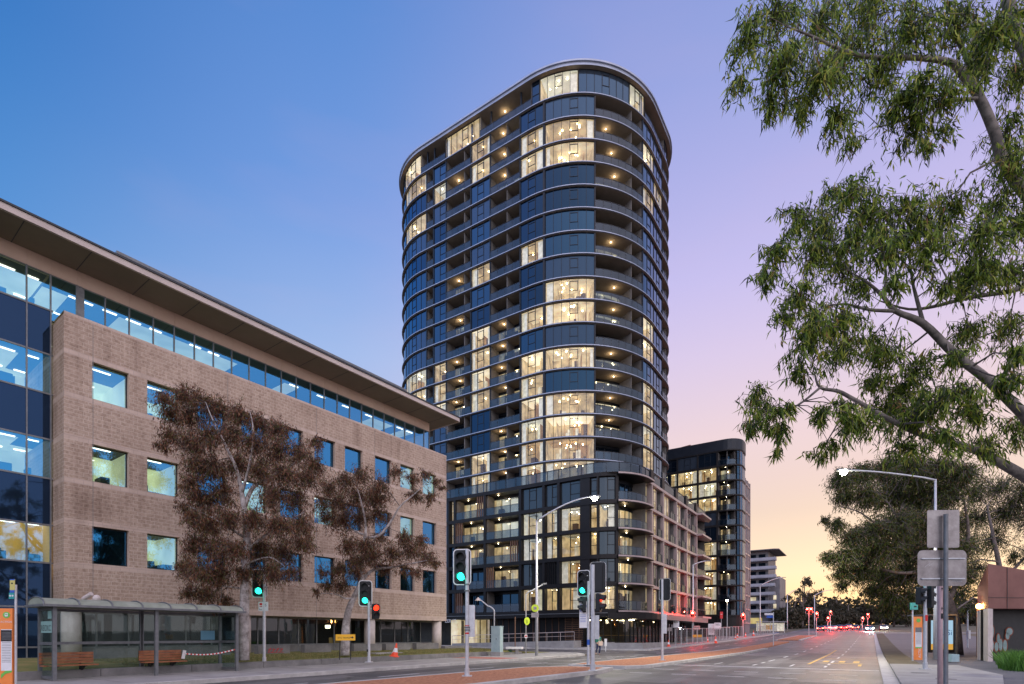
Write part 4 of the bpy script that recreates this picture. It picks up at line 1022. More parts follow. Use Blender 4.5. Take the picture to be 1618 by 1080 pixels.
# ================================================================== SECOND APARTMENT BUILDING
t2 = ething('apartment_building', 'twelve storey dark apartment building with rounded corner balconies behind the tower', 'apartment building', -38, 127, .9)
Q = Path([(-60,124,0), (-60,116,0), (-21.8,116,3), (-21.8,124,3)]); AQ = Q.arc
f2 = Facade(t2); zt2 = 38.9; d2 = 3.03
MB().prism([(-59,139), (-59,119.5), (-25,119.5), (-25.5,139)], .5, 40.4).build('core', M['room_dark'], t2)
l2 = {0:(0,0,0), 1:(1,1,1), 2:(1,1,1), 3:(1,1,1), 4:(0,0,0), 5:(0,0,1), 6:(1,1,1), 7:(1,1,0), 8:(1,1,1), 9:(1,1,0), 10:(1,1,0)}
for r_i in range(11):
    zt = zt2-d2*r_i-.25; zb = zt2-d2*(r_i+1); l_ = l2[r_i]
    f2.window(Q, AQ(1060), AQ(1069), zb, zt, lit=l_[0], inset=.15, nd=1, furn=False); f2.window(Q, AQ(1071), AQ(1101), zb, zt, lit=l_[0], inset=.15, nd=4, panel=1.4)
    f2.window(Q, AQ(1103.5), AQ(1132), zb, zt, lit=l_[1], inset=.15, nd=4, panel=1.4)
    f2.balcony(Q, AQ(1134), AQ(1163), zb, zt, lit=l_[2], depth=2.0, part=.5)
    f2.window(Q, AQ(1165), AQ(1170), zb, zt, lit=0, nd=1, inset=.12); f2.window(Q, AQ(1170)+.1, AQ(1170)+7.5, zb, zt, lit=0, inset=.12, nd=1, fmat='podium_pale', sash=False)
    f2.window(Q, 8.2, AQ(1060)-.1, zb, zt, lit=0, inset=.15, prio=.001, sash=False, panel=2.5)
f2.build()
for r_i in range(12):
    z = zt2-d2*r_i; mb = MB(); Q.rail(mb, 8, AQ(1133), z-.25, z+.16, 0, 3.5); Q.rail(mb, AQ(1133), AQ(1165), z-.25, z, -.1, 3); Q.rail(mb, AQ(1165), AQ(1170)+8, z-.2, z+.06, 0, 2); mb.build('floor_slab', M['podium_frame'], t2)
mb = MB(); mb.m(0); Q.rail(mb, 0, Q.len-.01, zt2, 41.0, -.03, 2.5, .8); mb.prism([(-59,139.5), (-59,118), (-24,118), (-24,122.5), (-25.3,139.5)], 40.45, 40.8)
mb.m(1).add([(-50,121,41),(-33,121,41),(-33,134,41),(-50,134,41),(-50,121,41.4),(-33,121,42.9),(-33,134,42.9),(-50,134,41.4)], [(0,1,5,4),(1,2,6,5),(4,5,6,7),(2,3,7,6),(3,0,4,7)])
mb.build('roof', [M['tower_frame'], M['brown_panel']], t2)
mb = MB()
for p in (1070,1102.3,1133): Q.post(mb, AQ(p), .9, zt2, .3, -.02, .6)
Q.rail(mb, 8, AQ(1170)+8, .9, 5.5, .2, .8)
mb.build('cladding', M['podium_frame'], t2)
mb = MB(); mb.m(0).box(-40,-23.1,124.5,133,.9,35.6)
for k in range(11): mb.m(1).box(-23.1,-22.95,124.5,133,4+k*3.03,4.3+k*3.03)
for k in range(4): mb.m(1).box(-23.1,-22.9,124.6+k*2.7,124.8+k*2.7,4,35.6)
mb.build('rear_wing', [M['grey_render'], M['podium_pale']], t2)
mb = MB()
for k in range(9): mb.m(0).box(-58+k*1.2,-57.8+k*1.2,116.5,117.2,41,44.5)
mb.build('roof_screen', M['galv_dark'], t2)

# third block far away
t3 = ething('balcony_block', 'distant pale block with long white balconies jutting to the right', 'apartment building', -42, 222, 4.3)
gz = g(214)
mb = MB(); mb.m(0).box(-60,-31,214,232,gz-1,31.6); mb.m(0).box(-60,-27.5,216,232,gz-1,22.5); mb.build('wall', M['grey_render'], t3)
dz3 = 3.05
for k in range(7):
    z = 31.4-.5-dz3*(k+1)
    xr = -28.2 if k < 3 else (-28.6)
    MB().box(-48,xr,211.6,214,z,z+.22).box(-48,xr,211.5,211.62,z+.22,z+1.15).box(xr-.12,xr,211.62,214,z+.22,z+1.15).build('balcony', M['white_render'], t3)
    for q in range(5):
        w_ = MB().box(-46.5+q*3.1,-44.3+q*3.1,213.9,213.96,z+.3,z+2.6).build('window', M['room_lit'] if rnd.random() < .15 else M['glass_tower'], t3)
mb = MB(); mb.prism([(-60,211),(-28.5,211),(-27.2,212),(-27.2,232),(-60,232)], 31.6, 31.85); mb.build('roof', M['grey_render'], t3)
for k in range(3):
    MB().box(-29.6,-28.6,215.9,215.95,8+k*3.1,9.6+k*3.1).build('window', M['room_lit'], t3)
MB().box(-44,-33,213.85,213.95,gz+1.5,gz+3.6).build('lobby_window', M['room_yellow'], t3)

# ================================================================== RIGHT BROWN BUILDING
rbp = thing('brown_pavilion', 'low brown panelled building with a sloping roof and graffiti at the right', 'building', (30, 34, 0.1))
ORG[rbp.name] = (30, 34, .1)
A1, A2, A3, A4 = Vector((26,30)), Vector((40,31.5)), Vector((46,42)), Vector((33.9,40))
mb = MB(); zt_ = lambda v: 5.45-.24*(v.x-26)*.8 if v.x < 41 else 2.9
vs = [(*A1,3.0),(*A2,3.0),(*A3,3.0),(*A4,3.0),(*A1,5.45),(*A2,3.4),(*A3,3.4),(*A4,5.0)]
mb.add(vs, [(0,3,2,1),(4,5,6,7),(0,1,5,4),(1,2,6,5),(2,3,7,6),(3,0,4,7)])
mb.build('upper_panels', M['brown_panel'], rbp)
mb = MB(); u = (A2-A1).normalized(); n_ = Vector((-u.y, u.x))
for k in range(1, 6): p = A1+u*k*1.15-n_*.012; mb.bar((p.x,p.y,3.0),(p.x,p.y,5.45-.17*k), .02, .02)
p, q = A1-n_*.012, A2-n_*.012; mb.bar((p.x,p.y,3.6),(q.x,q.y,3.6), .02, .02)
mb.build('panel_joints', M['black_metal'], rbp)
p1, p2 = A1+n_*1.0+u*.6, A2+n_*1.0
mb = MB(); mb.prism([tuple(p1), tuple(p2), tuple(A3), (34.6,39.5)], .1, 3.0); mb.build('lower_wall', M['black_metal'], rbp)
mb = MB(); mb.prism([(25.98,29.98),(26.35,30.1),(28.2,32.6),(27.6,32.6)], .1, 3.0); mb.build('fin_wall', M['stone_col'], rbp)
gr = MB(); ux = (u.x, u.y, 0); un = (-n_.x, -n_.y, 0); o_ = p1+u*.65-n_*.03; oo = (o_.x, o_.y, 0)
ELL = [(0,.95,.14,.30),(.30,.88,.12,.26),(.56,1.0,.12,.34),(.84,.95,.13,.32),(1.12,1.75,.2,.2),(1.0,1.5,.12,.2),(.02,1.75,.12,.36),(.42,1.35,.09,.26)]
for (cx_, cz_, rx, rz) in ELL: gr.m(1).plate([(cx_+(rx+.06)*math.cos(t), cz_+(rz+.06)*math.sin(t)) for t in np.linspace(0, 6.28, 15)[:-1]], oo, ux, (0,0,1), un, .01)
for (cx_, cz_, rx, rz) in ELL: gr.m(0).plate([(cx_+rx*math.cos(t), cz_+rz*math.sin(t)) for t in np.linspace(0, 6.28, 15)[:-1]], oo, ux, (0,0,1), un, .02)
pmat('graffiti_pale', (.16,.24,.22), (.26,.34,.32), rough=.7, scale=3); pmat('graffiti_rust', (.20,.05,.02), rough=.7)
gr.build('graffiti', [M['graffiti_pale'], M['graffiti_rust']], rbp)
# ================================================================== STREET FURNITURE
def signal_head(par, x, y, z, yaw, lit=None, n=3, board=True, facing=True, mats=None, wdt=.59, hgt=1.2):
    """vertical lamp head; local frame of par; front looks along -y turned by yaw"""
    Rm = Matrix.Rotation(yaw, 3, 'Z')
    def tr(mb): mb.v = [tuple(Rm @ Vector(v)+Vector((x, y, z))) for v in mb.v]; return mb
    h = .34*n
    mb = MB(); mb.m(0).plate(rrect(.34, h+.04, .05), (0,0,0), (1,0,0), (0,0,1), (0,1,0), .17)
    if board: mb.plate(rrect(wdt, hgt, .12), (0,.10,0), (1,0,0), (0,0,1), (0,1,0), .015); mb.m(1); P0 = rrect(wdt+.05, hgt+.05, .14); P1 = rrect(wdt-.02, hgt-.02, .11); N_ = len(P0)
    if board:
        mb.add([(p[0],.095,p[1]) for p in P0]+[(p[0],.095,p[1]) for p in P1]+[(p[0],.12,p[1]) for p in P0], [(i,(i+1)%N_,N_+(i+1)%N_,N_+i) for i in range(N_)]+[(i,2*N_+i,2*N_+(i+1)%N_,(i+1)%N_) for i in range(N_)])
    hd = tr(mb).build('signal_head', [M['signal_black'], M['white_border']], par, org=(0,0,0))
    for k in range(n):
        zc = h/2-.17-.34*k; on = lit is not None and k in (lit if isinstance(lit, tuple) else (lit,))
        l = MB(); l.plate(disc(.135, 16, 0, zc), (0,-.035,0), (1,0,0), (0,0,1), (0,1,0), .03)
        tr(l).build('lens', M[('red_lamp' if k == 0 else 'green_lamp') if on and n > 2 else ('ped_red' if on else 'signal_black')], hd, org=(0,0,0))
        v = MB(); a = [math.pi*(-.12+1.24*i/10) for i in range(11)]
        vs = [(.155*math.cos(t), 0, zc+.155*math.sin(t)) for t in a]+[(.155*math.cos(t), -.22+.06*(math.sin(t) < .3), zc+.155*math.sin(t)-.02) for t in a]
        vs += [(.145*math.cos(t), 0, zc+.145*math.sin(t)) for t in a]+[(.145*math.cos(t), -.22+.06*(math.sin(t) < .3), zc+.145*math.sin(t)-.02) for t in a]
        v.add(vs, [(i,i+1,12+i,11+i) for i in range(10)]+[(22+i,33+i,34+i,23+i) for i in range(10)]+[(11+i,12+i,34+i,33+i) for i in range(10)])
        tr(v).build('visor', M['signal_black'], hd, org=(0,0,0))
    return hd
def glow(par, p, e, col, name='signal_light'):
    ld = bpy.data.lights.new(name, 'POINT'); ld.energy = e; ld.color = col; ld.shadow_soft_size = .12 if name == 'signal_light' else .3
    o = bpy.data.objects.new(name, ld); COL.objects.link(o); o.location = p; o.parent = par; return o
def yaw_to_cam(X, Y): return math.atan2(X, -(-Y))*-1  # front (-y) turned to look at the camera
GRP = 'traffic signals of the crossing'
def signal(px, py, h, label, heads, r=.065, boxz=None, extra=None, hgt_off=0, group=GRP, name='traffic_signal', mat='galv'):
    X, Y, Z = G(px, py, h if h else 0)
    t = thing(name, label, 'traffic signal', (X, Y, Z), 0, group)
    H = heads.get('top'); Hm = (CH+(HY-H)/F_*Y)-Z
    MB().tube([(0,0,0),(0,0,Hm)], r, 12).m(0).build('pole', M[mat], t, smooth=False, org=(0,0,0))
    MB().plate(rrect(.34,.34,.04), (0,0,0), (1,0,0), (0,1,0), (0,0,1), .03).tube([(0,0,.03),(0,0,.28)], r*1.35, 10).build('base_plate', M[mat], t, org=(0,0,0))
    if boxz: MB().box(.03,.26,.02,.2,boxz[0],boxz[1]).build('control_box', M['galv'], t, org=(0,0,0))
    for hd in heads['list']:
        hx = (hd[0]-px)/F_*Y; hz = (CH+(HY-hd[1])/F_*Y)-Z
        b = hd[2] if len(hd) > 2 else {}
        signal_head(t, hx, b.get('y', 0), hz, b.get('yaw', 0)+math.atan2(-X, Y), b.get('lit'), b.get('n', 3), b.get('board', True), hgt=b.get('h', 1.2), wdt=b.get('w', .59))
        m_ = MB()
        for dz_ in (.35, -.35) if b.get('n', 3) > 2 else (.12,): m_.bar((0,0,hz+dz_), (hx, b.get('y', 0)+.1, hz+dz_), .04, .04)
        m_.build('bracket', M[mat], t, org=(0,0,0))
    return t, X, Y, Z, Hm
s1, X, Y, Z, Hm = signal(738, 1068, .135, 'tall signal showing green on the red paved island, nearest to the camera', {'top':868, 'list':[(729, 895, {'lit':2, 'yaw':R(-14)})]}, boxz=(1.35, 2.45))
glow(s1, (-.3,-.5,Hm-1.0), 3, (.1,1,.7)); MB().tube([(0,0,1.45),(0,0,1.5)], .075, 10).tube([(0,0,1.72),(0,0,1.75)], .078, 10).build('red_sticker', M['red'], s1, org=(0,0,0))
mb = MB()
for q in (.28, .33, .62, .64): mb.tube([(0,0,Hm*(1-q)),(0,0,Hm*(1-q)+.04)], .1, 8)
mb.build('clamp', M['galv_dark'], s1, org=(0,0,0))
s2, X, Y, Z, Hm = signal(936.5, 1059.5, .135, 'thick signal pole at the island nose with black heads turned away to the right', {'top':892, 'list':[(946, 912, {'yaw':R(172), 'y':.1}), (949, 952, {'yaw':R(75), 'n':2, 'board':False, 'lit':(0,)})]}, r=.085, boxz=(1.25, 2.2))
s3, X, Y, Z, Hm = signal(929.5, 1050.5, .135, 'slim signal pole just behind the thick one, its left head green', {'top':918, 'list':[(921, 921, {'lit':2, 'yaw':R(-20)}), (920, 955, {'yaw':R(-85), 'n':2, 'board':False})]}, r=.06)
glow(s3, (-.3,-.5,Hm-.6), 3, (.1,1,.7))
MB().tube([(0,0,.95),(0,0,1.2)], .068, 10).build('push_button', M['blue'], s3, org=(0,0,0))
mb = MB(); mb.m(0).box(-.42,-.06,-.02,.0,1.75,3.0); mb.m(1)
mb.text('FOR', (-.40,-.022,2.72), (1,0,0), (0,0,1), .18).text('Be', (-.40,-.022,2.52), (1,0,0), (0,0,1), .18); 
for q in range(5): mb.box(-.39,-.12,-.024,-.0205,2.35-q*.08,2.37-q*.08)
mb.build('poster', [M['sign_white'], M['blue']], s3, org=(0,0,0))
s4, X, Y, Z, Hm = signal(1046.5, 1043, .135, 'signal with its back to the camera halfway along the long island, pole tinted green', {'top':915, 'list':[(1052, 931, {'yaw':R(165), 'y':.1})]}, boxz=(1.5, 2.6))
glow(s4, (-.9,-.6,Hm-1.2), 2, (.1,1,.75))
s5, X, Y, Z, Hm = signal(417.5, 1048, .3, 'signal showing green on the lawn beside the larger brown gum tree', {'top':906, 'list':[(409, 921, {'lit':2, 'yaw':R(-12)})]})
glow(s5, (-.3,-.5,Hm-1.0), 2, (.1,1,.7))
zq = CH+(HY-958)/F_*Y-Z
mb = MB(); mb.m(0).box(-.21,.0,-.09,-.07,zq-.2,zq+.2).box(.03,.21,-.09,-.07,zq-.2,zq+.2); mb.m(1).box(-.17,-.05,-.094,-.0905,zq+.05,zq+.15).box(-.17,-.05,-.094,-.0905,zq-.02,zq+.01); mb.m(2).text('S', (.07,-.094,zq), (1,0,0), (0,0,1), .17); mb.m(2).text('Bus', (-.18,-.094,zq-.16), (1,0,0), (0,0,1), .09)
mb.build('sign_plate', [M['sign_white'], M['red'], M['black_metal']], s5, org=(0,0,0))
s6, X, Y, Z, Hm = signal(583, 1046, .25, 'signal showing green with a red pedestrian lamp, in front of the leaning gum tree', {'top':950, 'list':[(577, 937, {'lit':2, 'yaw':R(-8)}), (594, 965.5, {'n':2, 'board':False, 'lit':(0,), 'yaw':R(12)})]})
glow(s6, (-.2,-.5,Hm+.1), 2.5, (.1,1,.7)); MB().box(-.1,.02,-.06,.1,.5,.62).build('push_button', M['black_metal'], s6, org=(0,0,0))
# red signals down the road
for i, (px, py, top, hy, lab, nh) in enumerate((
    (1094,1015,960,968,'red signal on the left footpath in front of the podium shopfront',1), (1174,1008,962,971,'red signal by the fence before the second apartment building',1),
    (1278,1003.5,950,962,'tall signal with two red lamps side by side on the far island',2), (1290,1004,960,969,'red signal just right of the twin one',1),
    (1312,996,958,966,'red signal above the queue of tail lights',1), (1308,998,970,976,'short red signal left below the one above the tail lights',1),
    (1371,995,962,970.5,'red signal above the white headlights',1), (1362.5,996,968,976,'short red signal just left of the one above the headlights',1))):
    t = (px-CX)/F_; X, Y, Z = G(px, max(py, 1003)) if py > 1003 else (0,0,0)
    if py <= 1003.9 or i >= 2:
        Y = {2:108, 3:112, 4:140, 5:135, 6:150, 7:144}[i]; X = t*Y; Z = gw(X, Y)
    if i == 0: Y = 76; X = t*Y; Z = gw(X, Y)+.13
    if i == 1: Y = 101; X = t*Y; Z = gw(X, Y)+.13
    o = thing('traffic_signal', lab, 'traffic signal', (X, Y, Z), 0, 'red signals down the road')
    hm = CH+(HY-hy)/F_*Y-Z; MB().tube([(0,0,0),(0,0,hm+.4)], .07, 8).build('pole', M['galv'], o, org=(0,0,0))
    for q in range(nh): signal_head(o, (q-(nh-1)/2)*.75, -.1, hm-.34, math.atan2(-X, Y), 0, board=True)
    glow(o, (0,-1.0,hm), 700, (1,.04,.02))

# ---- street lamps
def lamp_post(label, x, y, z, ztop, armx, army, zl, on=True, r=(.10,.06), curve=.6, cat='street lamp', group='street lamps', glowmat='street_lamp_glow', e=250, head=True):
    o = thing('street_lamp', label, cat, (x, y, z), 0, group)
    MB().tube([(0,0,0),(0,0,(ztop-z)*.3),(0,0,ztop-z)], [r[0]*1.15, r[0], r[1]], 10).build('pole', M['galv'], o, smooth=True, org=(0,0,0))
    pts = []
    for k in range(9):
        t = k/8; a = t; pts.append((armx*(t**1.0), army*t, (ztop-z)+(zl-ztop)*math.sin(t*math.pi/2)))
    pts[0] = (0,0,ztop-z-.05); MB().tube(pts, [r[1]]+[r[1]*.85]*7+[r[1]*.6], 7).build('arm', M['galv'], o, smooth=True, org=(0,0,0))
    if head:
        d = Vector((armx, army, 0)).normalized(); p = Vector((armx, army, zl-z)); sd = Vector((-d.y, d.x, 0))
        mb = MB(); mb.plate(rrect(.75,.30,.1), p+Vector((0,0,-.04)), d, sd, (0,0,1), .10); lh = mb.build('lantern', M['galv_dark'], o, org=(0,0,0))
        if on:
            MB().ball(tuple(p+Vector((0,0,-.10))), .19, 12, 8).build('bulb', M[glowmat], lh, org=(0,0,0))
            if e:
                ld = bpy.data.lights.new('lamp_light', 'SPOT'); ld.energy = e; ld.color = (1, .95, .72); ld.spot_size = R(150); ld.spot_blend = .6; ld.shadow_soft_size = .2
                q_ = bpy.data.objects.new('lamp_light', ld); COL.objects.link(q_); q_.location = p+Vector((0,0,-.45)); q_.parent = o
    return o
Y = 37.5; X = (848-CX)/F_*Y
lamp_post('tall lamp post on the left footpath, lit lamp reaching right before the podium', X, Y, .13, CH+(HY-822)/F_*Y, 89/F_*Y, -.8, CH+(HY-789)/F_*Y, e=3200)
Y = 32; X = (1478-CX)/F_*Y
lamp_post('tall lamp post behind the sign backs, lit lamp reaching left over the road', X, Y, .13, CH+(HY-757)/F_*Y, -150/F_*Y, -.3, CH+(HY-745)/F_*Y, e=3200)
lo_ = [(1095,77,14,-.13,892,24,0,886,'unlit tall lamp post standing before the podium corner canopy'),(1201,117,0,0,925,38,0,912,'unlit tall lamp post before the distant balcony block'),
       (1244,150,0,0,940,14,0,932,'unlit tall lamp post left of the tall far gum tree'),(1287,160,0,0,940,26,0,932,'unlit tall lamp post behind the twin red signal')]
for px, Y, _, _, py, ax, _, al, lb in lo_:
    X = (px-CX)/F_*Y; lamp_post(lb, X, Y, gw(X, Y)+.1, CH+(HY-py)/F_*Y, ax/F_*Y, 0, CH+(HY-al)/F_*Y, on=False, r=(.12,.09))
Y = 95; X = (1149-CX)/F_*Y
o = thing('post_lamp', 'warm lit lamp on a short post between the two apartment buildings', 'street lamp', (X, Y, gw(X, Y)), 0, None)
hz = CH+(HY-950)/F_*Y-gw(X, Y); MB().tube([(0,0,0),(0,0,hz)], .06, 8).build('pole', M['galv'], o, org=(0,0,0)); MB().ball((0,0,hz+.15), .17, 10, 6).build('bulb', M['street_lamp_glow'], o, org=(0,0,0)); glow(o, (0,-.6,hz+.1), 60, (1,.75,.4), 'lamp_light')
Y = 35.3; X = (1545.5-CX)/F_*Y
o = thing('amber_lamp', 'glowing amber lamp on a wooden post beside the brown building', 'street lamp', (X, Y, .1), 0, None)
hz = CH+(HY-958)/F_*Y-.1; MB().tube([(0,0,0),(0,0,hz+.2)], .09, 8).build('post', M['timber_slat'], o, org=(0,0,0)); MB().ball((-.1,-.2,hz), .17, 10, 6).build('bulb', M['amber_glow'], o, org=(0,0,0)); glow(o, (-.3,-.8,hz), 320, (1,.5,.15), 'lamp_light')
# curved small lamps
def crook(label, px, base, Y, z0, top, dx, py2, bell=True):
    X = (px-CX)/F_*Y; o = thing('crook_lamp', label, 'street lamp', (X, Y, z0), 0, 'small curved lamp posts')
    zt = CH+(HY-top)/F_*Y-z0; x2 = dx/F_*Y; z2 = CH+(HY-py2)/F_*Y-z0; rr = abs(x2)*.45; s_ = 1 if x2 > 0 else -1
    pts = [(0,0,0),(0,0,zt-rr)]+[(s_*rr*(1-math.cos(a)), 0, zt-rr+rr*.8*math.sin(a)) for a in np.linspace(.2, 1.4, 6)]+[(x2,0,z2)]
    MB().tube(pts, .045, 8).build('pole', M['galv'], o, smooth=True, org=(0,0,0))
    if bell: MB().tube([(x2,0,z2),(x2,0,z2-.12),(x2,0,z2-.2)], [.05,.12,.22], 10).build('lamp_shade', M['eave_metal'], o, org=(0,0,0))
    else: MB().tube([(x2,0,z2),(x2+s_*.3,0,z2+.06)], .07, 8).build('lamp_shade', M['galv_dark'], o, org=(0,0,0))
    return o, zt
crook('small curved lamp post rising behind the pale cabinet', 781, 1035, 38.2, .1, 955, -26, 944)
o, zt = crook('small curved lamp post with a yellow oval crossing sign', 831, 1032, 42, .13, 930, 27, 923, False)
zs_ = CH+(HY-981)/F_*42-.13
mb = MB(); mb.m(0).plate([(p[0]*.72, p[1]) for p in disc(.30, 18)], (.08,-.06,zs_), (1,0,0), (0,0,1), (0,1,0), .015); mb.m(1).bar((.02,-.065,zs_-.17), (.08,-.065,zs_+.13), .01, .05).bar((.14,-.065,zs_-.17), (.08,-.065,zs_+.13), .01, .05)
mb.build('crossing_sign', [M['fluoro'], M['black_metal']], o, org=(0,0,0)); zz_ = CH+(HY-1005)/F_*42-.13
mb = MB(); mb.m(0).plate(rrect(.22,.26,.03), (.0,-.06,zz_), (1,0,0), (0,0,1), (0,1,0), .01); mb.m(1).box(-.08,.08,-.075,-.0605,zz_-.05,zz_+.05); mb.build('sign_plate', [M['sign_white'], M['red']], o, org=(0,0,0))
# yellow disc sign with plate on its own post (attached to the lamp pole in view)
Yd = 37.2; Xd = (845.5-CX)/F_*Yd
o = thing('warning_sign', 'yellow ring warning sign with a pale plate fixed to the tall lamp post', 'road sign', (Xd, Yd, .13))
z1_, z2_ = CH+(HY-960.5)/F_*Yd-.13, CH+(HY-971.5)/F_*Yd-.13
mb = MB(); mb.m(0).plate(disc(.26, 20), (0,0,z1_), (1,0,0), (0,0,1), (0,1,0), .02); mb.m(1).plate(rrect(.2,.2,.02), (0,-.012,z1_), (1,0,0), (0,0,1), (0,1,0), .011); mb.build('disc', [M['fluoro'], M['sign_back']], o, org=(0,0,0))
mb = MB(); mb.m(0).plate(rrect(.5,.32,.03), (0,0,z2_), (1,0,0), (0,0,1), (0,1,0), .015)
for q in range(2): mb.m(1).box(-.16,.16,-.004,-.0005,z2_-.06+q*.1,z2_-.03+q*.1)
mb.build('plate', [M['sign_back'], M['galv_dark']], o, org=(0,0,0)); MB().tube([(.05,.04,0),(.05,.04,z1_)], .03, 6).build('post', M['galv_dark'], o, org=(0,0,0))
X, Y, Z = G(814, 1033, .13)
o = thing('bare_post', 'thin bare post between the pale cabinet and the curved lamp', 'post', (X, Y, Z)); MB().tube([(0,0,0),(0,0,2.75)], .04, 8).plate(disc(.07, 8), (0,0,0), (1,0,0), (0,1,0), (0,0,1), .02).build('post_tube', M['timber_slat'], o, org=(0,0,0))
# cabinet
Y = 37.2; X = (785.5-CX)/F_*Y
o = thing('utility_cabinet', 'tall pale blue-green signal cabinet on a concrete plinth at the lawn end', 'cabinet', (X, Y, .13), R(-28))
MB().box(-.38,.38,-.25,.25,0,.28).build('plinth', M['concrete'], o, org=(0,0,0))
mb = MB(); mb.box(-.34,.34,-.22,.22,.28,1.98); mb.box(-.36,.36,-.24,.24,1.98,2.03); mb.box(-.005,.005,-.225,-.22,.3,1.95); mb.box(-.3,-.05,-.226,-.22,1.6,1.62); mb.build('casing', M['cabinet'], o, org=(0,0,0)); MB().box(.05,.08,-.25,-.22,1.1,1.22).build('handle', M['galv_dark'], o, org=(0,0,0))
X, Y, Z = G(813, 1034, .1)
o = thing('stone_bench', 'white slab bench with a green box at its left leg on the small lawn', 'bench', (X, Y, Z), R(-15))
MB().plate(rrect(1.25,.5,.06), (0,0,.42), (1,0,0), (0,1,0), (0,0,1), .16).build('seat', M['white_border'], o, org=(0,0,0)); MB().box(-.42,-.22,-.15,.15,0,.42).build('leg', pmat('box_green', (.02,.10,.05), rough=.6), o, org=(0,0,0)); MB().box(.1,.3,-.15,.15,0,.42).build('leg', M['concrete'], o, org=(0,0,0))
# directional yellow sign on the lawn
Yq = 25.2; Xq = (546-CX)/F_*Yq
o = thing('arrow_sign', 'small yellow box sign with an arrow on two black stakes on the lawn', 'sign', (Xq, Yq, .52), R(8))
mb = MB(); mb.m(0).box(-.43,.43,-.05,.05,.78,1.06); mb.m(1).text('SITE TRAINS', (-.34,-.052,.87), (1,0,0), (0,0,1), .10)
mb.plate([(.22,.90),(.30,.90),(.30,.86),(.37,.92),(.30,.98),(.30,.94),(.22,.94)], (0,-.052,0), (1,0,0), (0,0,1), (0,-1,0), .003)
mb.build('sign_box', [M['sign_yellow'], M['black_metal']], o, org=(0,0,0))
MB().tube([(-.27,0,-.1),(-.25,0,.78)], .022, 6).build('stake', M['black_metal'], o, org=(0,0,0)); MB().tube([(.22,0,-.1),(.25,0,.78)], .022, 6).build('stake', M['black_metal'], o, org=(0,0,0))
X, Y = e2w(-23.6, 22.5)
o = thing('access_cover', 'pale concrete access slab set in the lawn by the yellow sign', 'slab', (X, Y, .48), -TH); MB().box(-.45,.45,-1.0,1.0,0,.06).box(-.5,.5,-1.05,1.05,-.1,.045).build('slab', M['concrete'], o, org=(0,0,0))
def cone(x, y, z, label, s=1.0, tilt=0, lean=0, group='traffic cones'):
    o = thing('traffic_cone', label, 'traffic cone', (x, y, z), 0, group); o.rotation_euler = (0, tilt, 0)
    MB().plate(rrect(.38*s,.38*s,.03), (0,0,0), (1,0,0), (0,1,0), (0,0,1), .04).build('base', M['cone_orange'], o, org=(0,0,0))
    mb = MB(); q = lambda t: (.15-.12*t)*s
    for a, b, m_ in ((0,.3,0),(.3,.62,1),(.62,1,0)): mb.m(m_).tube([(0,0,(.04+.66*a)*s),(0,0,(.04+.66*b)*s)], [q(a), q(b)], 12, caps=(b == 1))
    mb.build('body', [M['cone_orange'], M['white_border']], o, org=(0,0,0)); return o
Yc = 26.6; cone((624-CX)/F_*Yc, Yc, .50, 'orange and white cone leaning on the lawn right of the second signal', .95, R(7))
cone((620.5-CX)/F_*Yc, Yc+.1, .50, 'second cone tilted against the leaning lawn cone', .8, R(14))
# construction stuff before the podium
for i, (px, e1, sc, lab) in enumerate(((1056.5,-18.9,1.1,'leftmost roadside cone by the kerb before the podium'),(1118,-19.2,1.0,'roadside cone beside the white notice boards'),(1131,-17.9,1.35,'large cone at the kerb under the small arrow board'),(1162,-18.3,1.0,'squat cone at the kerb before the second building'),(1165,-20,1.1,'cone behind the squat kerb cone'),(1178,-19.8,1.1,'cone beside the second red signal post'),(1190.5,-19.6,1.5,'tall cone left of the unlit far lamp post'))):
    t = (px-CX)/F_; e2 = e1*(cT+t*sT)/(t*cT-sT); X, Y = e2w(e1, e2); cone(X, Y, g(e2)+(.13 if e1 < -18.1 else 0), lab, sc, 0, 0, 'cones along the road works')
def fence_run(name, lab, e1, a, b):
    o = ething(name, lab, 'mesh fence', e1, (a+b)/2, g((a+b)/2)+.1); m1, m2, m3 = MB(), MB(), MB(); k = a
    mi = []
    while k < b-.1:
        z = g(k)+.13; q = k+2.35
        m1.tube([(e1,k,z),(e1,k,z+1.95),(e1,q,z+1.95),(e1,q,z),(e1,k,z+.12),(e1,q,z+.12)], .028, 5)
        for j in range(1, 16): m2.bar((e1,k+j*.15,z+.12), (e1,k+j*.15,z+1.95), .008, .008)
        for j in range(1, 9): m2.bar((e1,k,z+.12+j*.21), (e1,q,z+.12+j*.21), .008, .008)
        m3.box(e1-.28,e1+.28,q-.1,q+.16,z-.12,z+.02); k += 2.45
    m1.build('fence_frame', M['galv'], o); m2.build('mesh', M['galv_dark'], o); m3.build('fence_foot', M['blue'], o)
fence_run('mesh_fence', 'temporary mesh fence on blue feet along the kerb before the podium', -19.2, 64, 92)
fence_run('mesh_fence', 'temporary mesh fence farther on before the distant balcony block', -19.6, 122, 150)
fence_run('mesh_fence', 'temporary mesh fence behind the notice boards', -20.6, 88, 112)
